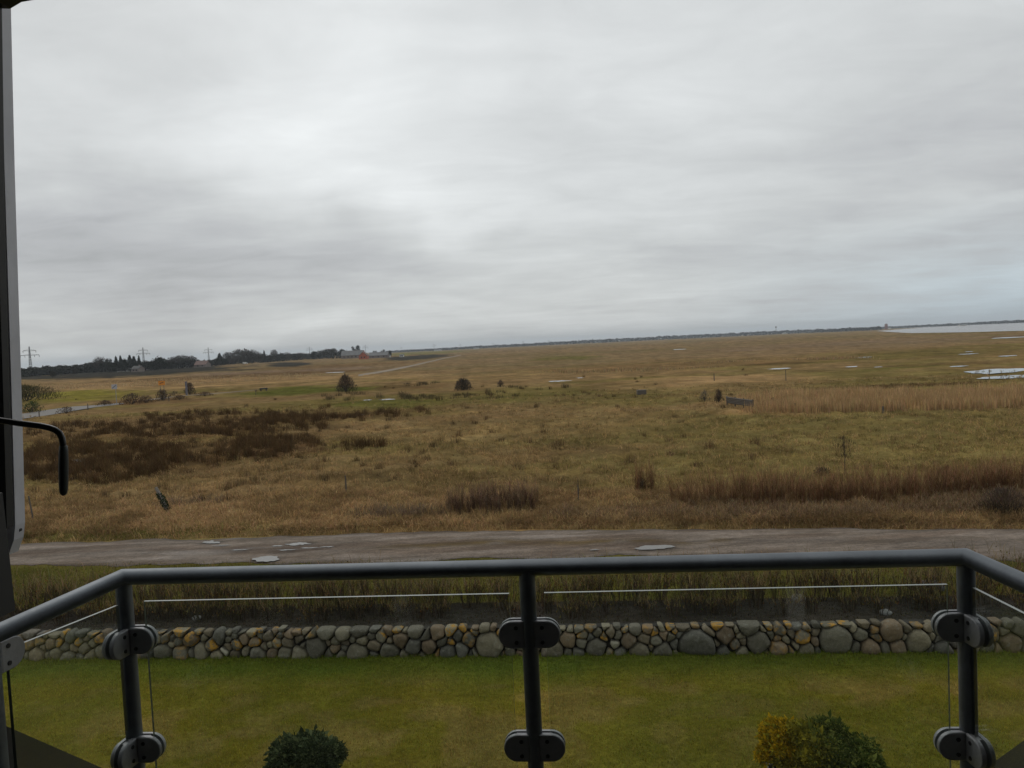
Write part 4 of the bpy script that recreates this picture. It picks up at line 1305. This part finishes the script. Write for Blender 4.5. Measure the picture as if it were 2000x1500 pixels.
# road signs
q = P(228, 789); s_ = q.y / F
t = empty('road_sign', (q.x, q.y, 0)); tag(t, 'white rectangular road sign with dark slanted mark on a grey pole', 'road sign')
m = MB(); m.tube([(0, 0, 0), (0, 0, 38 * s_)], .05, 8); m.build('pole', simple('sign_pole', (.25, .25, .25), .5, .5), t)
m = MB(); m.box((-2 * s_, -.06, 34 * s_), (11 * s_, .04, 9 * s_), bev=.01); pn = m.build('panel', simple('sign_white', (.34, .34, .36), .5, var=.05), t)
m = MB(); m.box((-2 * s_, -.09, 34 * s_), (10 * s_, .01, 1.3 * s_), M=Matrix.Rotation(math.radians(-35), 4, 'Y')); m.build('mark', simple('sign_dark', (.08, .08, .10), .5), pn)
q = P(319, 782); s_ = q.y / F
t = empty('road_sign', (q.x, q.y, 0)); tag(t, 'orange road sign with dark mark above a dark bush', 'road sign')
for sx in (-4, 3):
    m = MB(); m.tube([(sx * s_, 0, 0), (sx * s_, 0, 32 * s_)], .04, 8); m.build('pole', simple('sign_pole2', (.12, .12, .12), .5, .5), t)
m = MB(); m.box((-.5 * s_, -.07, 34.0 * s_), (13 * s_, .04, 8.5 * s_), bev=.01); pn = m.build('panel', simple('sign_orange', (.55, .20, .015), .5, var=.05), t)
m = MB(); m.box((-.5 * s_, -.10, 34.6 * s_), (8 * s_, .01, 1.3 * s_), M=Matrix.Rotation(math.radians(-20), 4, 'Y')); m.build('mark', simple('sign_black', (.03, .025, .02), .5), pn)
q = P(365, 773); s_ = q.y / F
t = empty('marker_post', (q.x, q.y, 0)); tag(t, 'slim grey marker post beside the upright dark bush', 'post')
m = MB(); m.box((0, 0, 13 * s_), (3.2 * s_, .25, 26 * s_), bev=.02); m.build('shaft', simple('marker_grey', (.12, .115, .14), .6), t)
m = MB(); m.box((0, 0, 27 * s_), (4 * s_, .3, 2 * s_), bev=.02); m.build('cap', simple('marker_cap', (.10, .095, .12), .6), t)

# ------------------------------------------------------------ garden shrubs below the balcony
def leaf_shrub(name, px, py_base, rx, hgt, label, col, tip, n=14000, off=(0, 0), seed=1, leaf=.045, parent=None, squash=0.0, lob=16, core=None):
    g = np.random.default_rng(seed)
    q = P(px, py_base)
    root = parent or empty(name, (q.x + off[0], q.y + off[1], 0))
    if parent is None: tag(root, label, 'shrub')
    # lobes over an ellipsoid
    K = []
    for i in range(lob):
        a = g.uniform(0, 6.28); e = g.uniform(.0, 1.35)
        kx = rx * g.uniform(.5, .82) * math.cos(a) * math.cos(e)
        K.append((kx, rx * .66 * math.sin(a) * math.cos(e), hgt * (.42 + .40 * math.sin(e)) * (1 - squash * kx / rx), g.uniform(.14, .34) * rx))
    K = np.array(K); ii = g.integers(0, len(K), n)
    d_ = g.normal(0, 1, (n, 3)); d_ /= np.linalg.norm(d_, axis=1)[:, None]
    rr = K[ii, 3] * (g.random(n) ** .22)
    C_ = K[ii, :3] + d_ * rr[:, None] * (1, 1, .85); C_[:, 2] = np.clip(C_[:, 2], .03, None)
    t_ = g.normal(0, 1, (n, 3)); t_ = t_ + d_ * 1.2; t_ /= np.linalg.norm(t_, axis=1)[:, None]
    s_ = np.cross(t_, g.normal(0, 1, (n, 3))); s_ /= np.linalg.norm(s_, axis=1)[:, None]
    L_ = leaf * g.uniform(.5, 1.9, (n, 1)) * (1 + 1.6 * (g.random((n, 1)) < .04))
    V = np.stack([C_ - s_ * L_ * .2, C_ + t_ * L_ * .5 + s_ * L_ * .22, C_ + t_ * L_, C_ + t_ * L_ * .5 - s_ * L_ * .22], 1).reshape(-1, 3)
    w = (g.random((n, 1)) < .35)
    cc = np.where(w, np.array(tip), np.array(col)) * (1 + g.normal(0, .25, (n, 1)))
    if core is not None:
        gw = sstep(.15, .75, -C_[:, :1] / rx + .35 * (C_[:, 2:3] / hgt - .6) + g.normal(0, .15, (n, 1)))
        cc = cc * (1 - gw) + np.array(core) * gw * (1 + g.normal(0, .25, (n, 1)))
    me = mesh_np('foliage', V, np.arange(n * 4), np.arange(n) * 4, None, BL, np.clip(np.repeat(cc, 4, 0), .004, 1))
    o_ = link('foliage', me, root)
    m = MB()
    for i in range(min(len(K), 14)):
        m.tube([(0, 0, -.05), (K[i, 0] * .4, K[i, 1] * .4, K[i, 2] * .45), tuple(K[i, :3])], [.03, .018, .006], 6)
    m.build('stems', BARK, root)
    return root


leaf_shrub('round_shrub', 598, 1560, .66, .98, 'dark green round shrub on the lawn at the bottom left of centre', (.045, .060, .030), (.12, .14, .065), 52000, seed=3, leaf=.028, lob=34)
leaf_shrub('pine_shrub', 1624, 1575, .78, 1.20, 'dark green bushy dwarf pine on the lawn at the bottom right', (.065, .090, .022), (.17, .185, .045), 76000, seed=8, leaf=.030, lob=40, squash=.22, core=(.26, .22, .025))
leaf_shrub('golden_shrub', 1530, 1556, .44, 1.22, 'golden yellow conifer shrub touching the left side of the dwarf pine', (.50, .32, .016), (.27, .24, .025), 34000, seed=5, leaf=.024, lob=22)
q = D(1505, 1490, 10.55)
t = empty('ribbed_stake', (q.x, q.y, 0)); tag(t, 'white ribbed stake standing below the golden shrub', 'stake')
m = MB()
ptsx = []
for i in range(150):
    a = i * .55; ptsx.append((.055 * math.cos(a), .055 * math.sin(a), .02 + i * .0068))
m.tube(ptsx, .009, 6); m.build('coil', simple('white_plastic', (.42, .42, .43), .5, var=.05), t)
m = MB(); m.tube([(0, 0, -.1), (0, 0, 1.02)], .028, 10); m.build('core', simple('stake_grey', (.10, .10, .11), .6), t)

# ------------------------------------------------------------ balcony railing
RZ = CZ - .57
def galv():
    m, bb, o = new_mat('galvanised_steel')
    obj = bb.n('ShaderNodeTexCoord').outputs['Object']
    n_ = bb.noise(obj, 45, 6, .7); n2_ = bb.noise(obj, 6, 5, .6)
    c = bb.mix(n_, (.10, .112, .125, 1), (.20, .22, .24, 1)); c = bb.v('SCALE', c, bb.mr(n2_, .3, .7, .8, 1.15, False))
    bp = bb.n('ShaderNodeBump', ins={'Strength': .12, 'Distance': .002, 'Height': bb.noise(obj, 160, 4, .6)})
    p = bb.n('ShaderNodeBsdfPrincipled', ins={'Base Color': c, 'Roughness': bb.mr(n_, .2, .8, .42, .62, False), 'Metallic': .75, 'Normal': bp.outputs[0]})
    m.node_tree.links.new(p.outputs[0], o.inputs[0]); return m


ST = galv()
CL = simple('cast_zinc', (.24, .245, .255), .45, .3, .12, 30, .1)
BOLT = simple('bolt_dark', (.03, .03, .03), .5, .5)
GE2 = simple('glass_edge_dark', (.07, .085, .07), .3, var=.05)  # darker copy of the glass edge for the sides, without the sky's reflection
GE = simple('glass_edge_skylit', (.42, .46, .42), .3, var=.05)  # top edge: reflected sky put into the pale colour


def glass_mat():
    m, bb, o = new_mat('clear_glass')
    tr = bb.n('ShaderNodeBsdfTransparent', ins={0: (.93, .955, .94, 1)})
    gl = bb.n('ShaderNodeBsdfGlossy', ins={0: (1, 1, 1, 1), 'Roughness': .02})
    df = bb.n('ShaderNodeBsdfDiffuse', ins={0: (.5, .52, .5, 1)})
    ge = bb.n('ShaderNodeNewGeometry')
    cs = bb.m('ABSOLUTE', bb.v('DOT_PRODUCT', ge.outputs['Normal'], ge.outputs['Incoming']))
    fr = bb.m('ADD', .04, bb.m('MULTIPLY', .96, bb.m('POWER', bb.m('SUBTRACT', 1.0, cs, clamp=True), 5.0)))
    obj = bb.n('ShaderNodeTexCoord').outputs['Object']
    mx = bb.n('ShaderNodeMixShader', ins={0: fr, 1: tr.outputs[0], 2: gl.outputs[0]})
    film = bb.mr(bb.noise(obj, 2.5, 5, .6), .3, .8, .004, .03, False)   # dried rain film
    mx2 = bb.n('ShaderNodeMixShader', ins={0: film, 1: mx.outputs[0], 2: df.outputs[0]})
    m.node_tree.links.new(mx2.outputs[0], o.inputs[0]); return m


GL = glass_mat()
cL = P(240, 1127, RZ); cR = P(1886, 1088, RZ)
sL = P(-2, 1237, RZ); sR = P(2000, 1139, RZ)
dL = (sL - cL).normalized(); dR = (sR - cR).normalized()
fd = (cR - cL).normalized(); TR = .0212
rail = empty('balcony_railing', (0, cL.y, RZ - 1.05)); tag(rail, 'grey tubular steel balcony railing with clear glass panels and round clamps', 'railing')
PI_ = Matrix.Translation(rail.location).inverted()


def rp(o_, par=None):
    o_.parent = par or rail; o_.matrix_parent_inverse = PI_ if par is None else Matrix.Identity(4)
    return o_


eL = cL + dL * 1.75; eR = cR + dR * 1.75
m = MB(); m.tube([eL, cL, cR, eR], TR, 40); rp(m.build('handrail', ST))
mid = cL + fd * ((P(1028, 1110, RZ) - cL).dot(fd))
sideL = cL + dL * ((sL - cL).length + .03); sideR = cR + dR * .45
posts = [cL, mid, cR, sideL, sideR]
for p_ in posts:
    m = MB(); m.tube([p_ + Vector((0, 0, -.008)), p_ + Vector((0, 0, -1.25))], TR * .97, 36); rp(m.build('post', ST))


def zat(px, py, p_):                       # height of photo point on the vertical line through p_
    return D(px, py, p_.y).z


zc1 = zat(1030, 1236, mid); zc2 = zat(1043, 1456, mid)
gt = zat(988, 1160, mid)                   # top edge of the glass


def glass(a, c_, topz, g0, g1, topz2=None):
    topz2 = topz if topz2 is None else topz2
    d_ = (c_ - a).normalized(); n_ = Vector((-d_.y, d_.x, 0)); th = .004
    A = a + d_ * g0; B = c_ - d_ * g1; zb = RZ - 1.0
    V = []
    for p_ in (A - n_ * th, B - n_ * th, B + n_ * th, A + n_ * th): V.append((p_.x, p_.y, zb))
    for p_, tz in ((A - n_ * th, topz), (B - n_ * th, topz2), (B + n_ * th, topz2), (A + n_ * th, topz)): V.append((p_.x, p_.y, tz))
    m = MB(); m.add(V, [[0, 1, 5, 4], [2, 3, 7, 6]]); g_ = rp(m.build('glass_panel', GL))
    m = MB(); m.add(V[4:], [[0, 1, 2, 3]]); e_ = m.build('skylit_edge', GE); e_.parent = g_
    for f_ in ([1, 2, 6, 5], [3, 0, 4, 7]):
        m = MB(); m.add([V[i] for i in f_], [[0, 1, 2, 3]]); e_ = m.build('side_edge', GE2); e_.parent = g_
    return A, B


def clampo(p_, d_, zc_):
    """D-shaped glass clamp leaving post p_ along d_: two plates with a slot between"""
    n_ = Vector((-d_.y, d_.x, 0)); hgt = .071; ln = .062 + TR - .004; r_ = hgt / 2
    prof = [(TR * .55, -r_), (ln - r_, -r_)]
    for k in range(1, 16):
        a = -math.pi / 2 + math.pi * k / 16; prof.append((ln - r_ + r_ * math.cos(a), r_ * math.sin(a)))
    prof += [(ln - r_, r_), (TR * .55, r_)]
    cu_ = sum(q[0] for q in prof) / len(prof)
    objs = []
    for sgn in (-1, 1):
        m = MB(); V = []; rings = [(.0055, 1.0), (.0135, 1.0), (.0160, .97), (.0172, .90)]
        n = len(prof)
        for off, s_ in rings:
            for (s1, z1) in prof:
                q = p_ + d_ * (cu_ + (s1 - cu_) * s_) + n_ * (off * sgn); V.append((q.x, q.y, zc_ + z1 * s_))
        Fs = [list(range(n)), list(range((len(rings) - 1) * n, len(rings) * n))]
        Fs += [[k * n + j, k * n + (j + 1) % n, (k + 1) * n + (j + 1) % n, (k + 1) * n + j] for k in range(len(rings) - 1) for j in range(n)]
        m.add(V, Fs, False)
        objs.append(m)
    mm = MB(); mm.V = objs[0].V + objs[1].V; mm.C = objs[0].C + objs[1].C; o1 = len(objs[0].V)
    mm.F = objs[0].F + [[i + o1 for i in f] for f in objs[1].F]; mm.S = objs[0].S + objs[1].S
    # packing block next to the post
    c_ = p_ + d_ * (TR + .012); ang = math.atan2(d_.y, d_.x)
    mm.box((c_.x, c_.y, zc_), (.026, .0108, hgt * .92), M=Matrix.Rotation(ang, 4, 'Z'))
    cl_ = rp(mm.build('glass_clamp', CL))
    # the pair of screw heads on the plates
    cen = sum((Vector(v_) for v_ in []), Vector())
    for sgn in (-1, 1):
        for dz in (-.019, .019):
            q = p_ + d_ * (TR + .012) + n_ * (sgn * .0168)
            m = MB(); m.tube([(q.x, q.y, zc_ + dz), tuple(Vector((q.x, q.y, zc_ + dz)) + n_ * sgn * .0022)], .0052, 12); b_ = m.build('screw', BOLT); b_.parent = cl_
    return cl_


g0 = .055
glass(cL, mid, gt, g0, .048); glass(mid, cR, gt, .042, .045)
zsl = D(45, 1270, sideL.y + .05).z
glass(cL, sideL, gt, .03, .045, D(65, 1264, sideL.y + .05).z); glass(cR, sideR, gt, .03, .045)
glass(sideL, eL, gt, .045, .02); glass(sideR, eR, gt, .045, .02)
for zc_ in (zc1, zc2, zc1 - .70):
    clampo(cL, fd, zc_); clampo(cL, dL, zc_); clampo(mid, fd, zc_); clampo(mid, -fd, zc_); clampo(cR, -fd, zc_); clampo(cR, dR, zc_)
    clampo(sideL, -dL, zsl if zc_ == zc1 else zc_); clampo(sideR, -dR, zc_); clampo(sideL, dL, zc_); clampo(sideR, dR, zc_)

# ------------------------------------------------------------ the house round the camera
HW = simple('dark_cladding', (.022, .020, .018), .75, var=.2, scale=5)
RT = simple('dark_roof_felt', (.016, .019, .017), .7, var=.3, scale=8, bump=.3)
DW = simple('plaster', (.10, .10, .095), .9, var=.1)
FLM = simple('balcony_boards', (.05, .045, .04), .8, var=.25, scale=6)
WT = simple('white_frame', (.62, .62, .60), .5, var=.04)
hs_ = empty('house', (0, -3, 0)); tag(hs_, 'dark house with sloping roof around the balcony', 'house')


def hp(m, name, mat):
    o_ = m.build(name, mat); o_.parent = hs_; o_.matrix_parent_inverse = Matrix.Translation(hs_.location).inverted(); return o_


FZ = RZ - 1.03
# balcony slab
m = MB(); a = cL + fd * .02 - Vector((0, .06, 0)); c_ = cR - fd * .02 - Vector((0, .06, 0))
V = [(a.x, a.y), (c_.x, c_.y), (c_.x + .02, -.2), (a.x - .02, -.2)]
m.add([(v_[0], v_[1], FZ - .22) for v_ in V] + [(v_[0], v_[1], FZ) for v_ in V], [[3, 2, 1, 0], [4, 5, 6, 7], [0, 1, 5, 4], [1, 2, 6, 5], [2, 3, 7, 6], [3, 0, 4, 7]]); hp(m, 'balcony_floor', FLM)
# facade with the balcony door opening (camera stands in it)
m = MB()
yb_ = -.45
for (x0, x1, z0, z1) in ((-8, -1.15, 0, 7.88), (1.15, 8, 0, 7.88), (-1.15, 1.15, 0, FZ - .02), (-1.15, 1.15, 7.25, 7.88)):
    m.box(((x0 + x1) / 2, yb_ - .15, (z0 + z1) / 2), (x1 - x0, .3, z1 - z0))
hp(m, 'facade', HW)
m = MB(); m.box((0, -4.5, 5.6), (2.9, .2, 3.6)); m.box((-1.5, -2.6, 5.6), (.2, 4, 3.6)); m.box((1.5, -2.6, 5.6), (.2, 4, 3.6)); m.box((0, -2.6, 7.5), (3.2, 4, .2)); m.box((0, -2.6, FZ - .15), (3.2, 4, .2))
hp(m, 'room', DW)
m = MB(); m.box((-1.10, yb_ + .05, FZ + 1.15), (.09, .08, 2.3), bev=.005); m.box((1.10, yb_ + .05, FZ + 1.15), (.09, .08, 2.3), bev=.005); m.box((0, yb_ + .05, FZ + 2.34), (2.29, .08, .08), bev=.005)
hp(m, 'door_frame', WT)
# roof slopes on both sides of the balcony
def slope_side(pxa, pya, pxb, pyb, X, sgn):
    ra, rb = ray(pxa, pya), ray(pxb, pyb)
    A = Vector((0, 0, CZ)) + ra * (X / ra.x); B = Vector((0, 0, CZ)) + rb * (X / rb.x)
    d_ = (B - A); d_.x = 0; d_ = d_ / d_.y
    top = A - d_ * (A.y - .0) ; bot = A + d_ * 1.6
    th = Vector((0, 0, -.16)); w_ = Vector((sgn * 5, 0, 0)); kb = Vector((sgn * .09, 0, 0)); up_ = Vector((0, 0, .0))
    m = MB(); q = [top + kb, top + w_, bot + w_, bot + kb]; dn = Vector((0, 0, -.05))
    m.add([v_ + dn for v_ in q] + [v_ + dn + th for v_ in q], [[0, 1, 2, 3], [7, 6, 5, 4], [0, 3, 7, 4], [3, 2, 6, 7]]); hp(m, 'roof', RT)
    m = MB(); q = [top, top + kb, bot + kb, bot]
    m.add([v_ for v_ in q] + [v_ + th * 1.6 for v_ in q], [[0, 1, 2, 3], [7, 6, 5, 4], [0, 3, 7, 4], [3, 2, 6, 7], [1, 2, 6, 5]]); hp(m, 'verge_board', HW)


slope_side(12, 1418, 200, 1500, -1.22, -1)
slope_side(2000, 1446, 1925, 1500, 1.32, 1)
# eave over the door, run out unseen over the balcony to shade the railing
m = MB(); m.box((0, .55, 8.0), (9, 2.3, .22)); hp(m, 'eave', HW)

# ------------------------------------------------------------ opened window sash at the left
GREYF = simple('grey_frame', (.62, .62, .67), .5, .1, .10, 12, .05)
BLK = simple('black_rubber', (.012, .012, .012), .6, var=.1)
sash = empty('window_sash', D(30, 1000, 1.5)); tag(sash, 'open grey window sash edge with black seal at the far left', 'window')
PS = Matrix.Translation(sash.location).inverted()


def sp(o_): o_.parent = sash; o_.matrix_parent_inverse = PS; return o_


def profile(ptsl, ptsr, dist, depth, mat, name, par=True):
    """solid bar whose front face runs between two edges"""
    m = MB(); V = []
    for (a, c_) in zip(ptsl, ptsr):
        A = D(a[0], a[1], dist); B = D(c_[0], c_[1], dist); w_ = (B - A)
        V += [A, A + w_ * .12 + Vector((0, -.004, 0)), A + w_ * .5 + Vector((0, -.006, 0)), A + w_ * .85 + Vector((0, -.003, 0)), B, B + Vector((0, depth, 0)), A + Vector((0, depth, 0))]
    n = 7; k = len(ptsl)
    Fs = [[i * n + j, i * n + (j + 1) % n, (i + 1) * n + (j + 1) % n, (i + 1) * n + j] for i in range(k - 1) for j in range(n)]
    Fs += [list(range(n)), list(range((k - 1) * n, k * n))[::-1]]
    m.add(V, Fs); o_ = m.build(name, mat)
    return sp(o_) if par else o_


profile([(1, -160), (3, 0), (8, 340), (14, 600), (20, 790), (24, 940), (26, 1030), (24, 1060), (23, 1078)], [(17, -160), (21, 0), (29, 340), (37, 600), (43, 790), (47, 940), (49, 1020), (46, 1048), (36, 1076)], 1.5, -.03, GREYF, 'stile')
profile([(-14, -160), (-12, 0), (-8, 340), (1, 600), (5, 790), (9, 940), (12, 1020)], [(1.5, -160), (3.5, 0), (8.5, 340), (14.5, 600), (20.5, 790), (24.5, 940), (27, 1028)], 1.46, -.02, BLK, 'seal')
m = MB()
A = [D(-60, -60, 1.46), D(-60, 16, 1.46), D(20, 17, 1.46), D(42, 4, 1.46), D(76, -2, 1.46), D(66, -60, 1.46)]
m.add(A + [v_ + Vector((0, -.06, 0)) for v_ in A], [[0, 1, 2, 3, 4, 5], [6, 7, 8, 9, 10, 11]] + [[i, (i + 1) % 6, (i + 1) % 6 + 6, i + 6] for i in range(6)]); sp(m.build('corner_bracket', BLK))
m = MB()
A = [D(-70, 962, 1.3), D(5, 962, 1.3), D(19, 1090, 1.3), D(30, 1191, 1.3), D(-70, 1191, 1.3)]
m.add(A + [v_ + Vector((0, -.05, 0)) for v_ in A], [[0, 1, 2, 3, 4], [5, 6, 7, 8, 9]] + [[i, (i + 1) % 5, (i + 1) % 5 + 5, i + 5] for i in range(5)]); sp(m.build('bottom_rail', BLK))
A = D(40, 1034, 1.49); m = MB(); m.tube([A, A + Vector((0, -.006, 0))], .0035, 10); sp(m.build('screw', BOLT))

crank = empty('crank_handle', D(122, 900, 1.3)); tag(crank, 'black bent crank handle with long rubber grip hanging at the left', 'crank handle')
PC = Matrix.Translation(crank.location).inverted()
m = MB(); cp = [(-80, 815), (0, 821), (40, 827), (80, 832), (98, 836), (108, 840), (116, 846), (121, 856), (123, 868), (123, 885)]
m.tube([D(a, c_, 1.3) for a, c_ in cp], .0052, 14); o_ = m.build('rod', simple('black_metal', (.02, .02, .02), .35, .3)); o_.parent = crank; o_.matrix_parent_inverse = PC
m = MB(); gp = [(123.5, 869, .3), (123.6, 871, .72), (124, 880, .80), (124, 905, .88), (124, 935, .86), (124, 955, .78), (124, 964, .62), (124, 968, .25)]
m.tube([D(a, c_, 1.3) for a, c_, s_ in gp], [.0088 * s_ for a, c_, s_ in gp], 20); o_ = m.build('grip', simple('grip_rubber', (.030, .036, .034), .55, var=.1)); o_.parent = crank; o_.matrix_parent_inverse = PC

# ------------------------------------------------------------ air
hz, bb, o = new_mat('haze_air')
vol = bb.n('ShaderNodeVolumePrincipled', ins={'Color': (.80, .86, .92, 1), 'Density': .00011, 'Anisotropy': .2})
hz.node_tree.links.new(vol.outputs[0], o.inputs['Volume'])
m = MB(); m.box((0, 5500, 60), (26000, 26000, 124)); ho = m.build('haze', hz); tag(ho, kind='stuff')
print('tris', sum(len(o.data.polygons) for o in bpy.data.objects if o.type == 'MESH'))
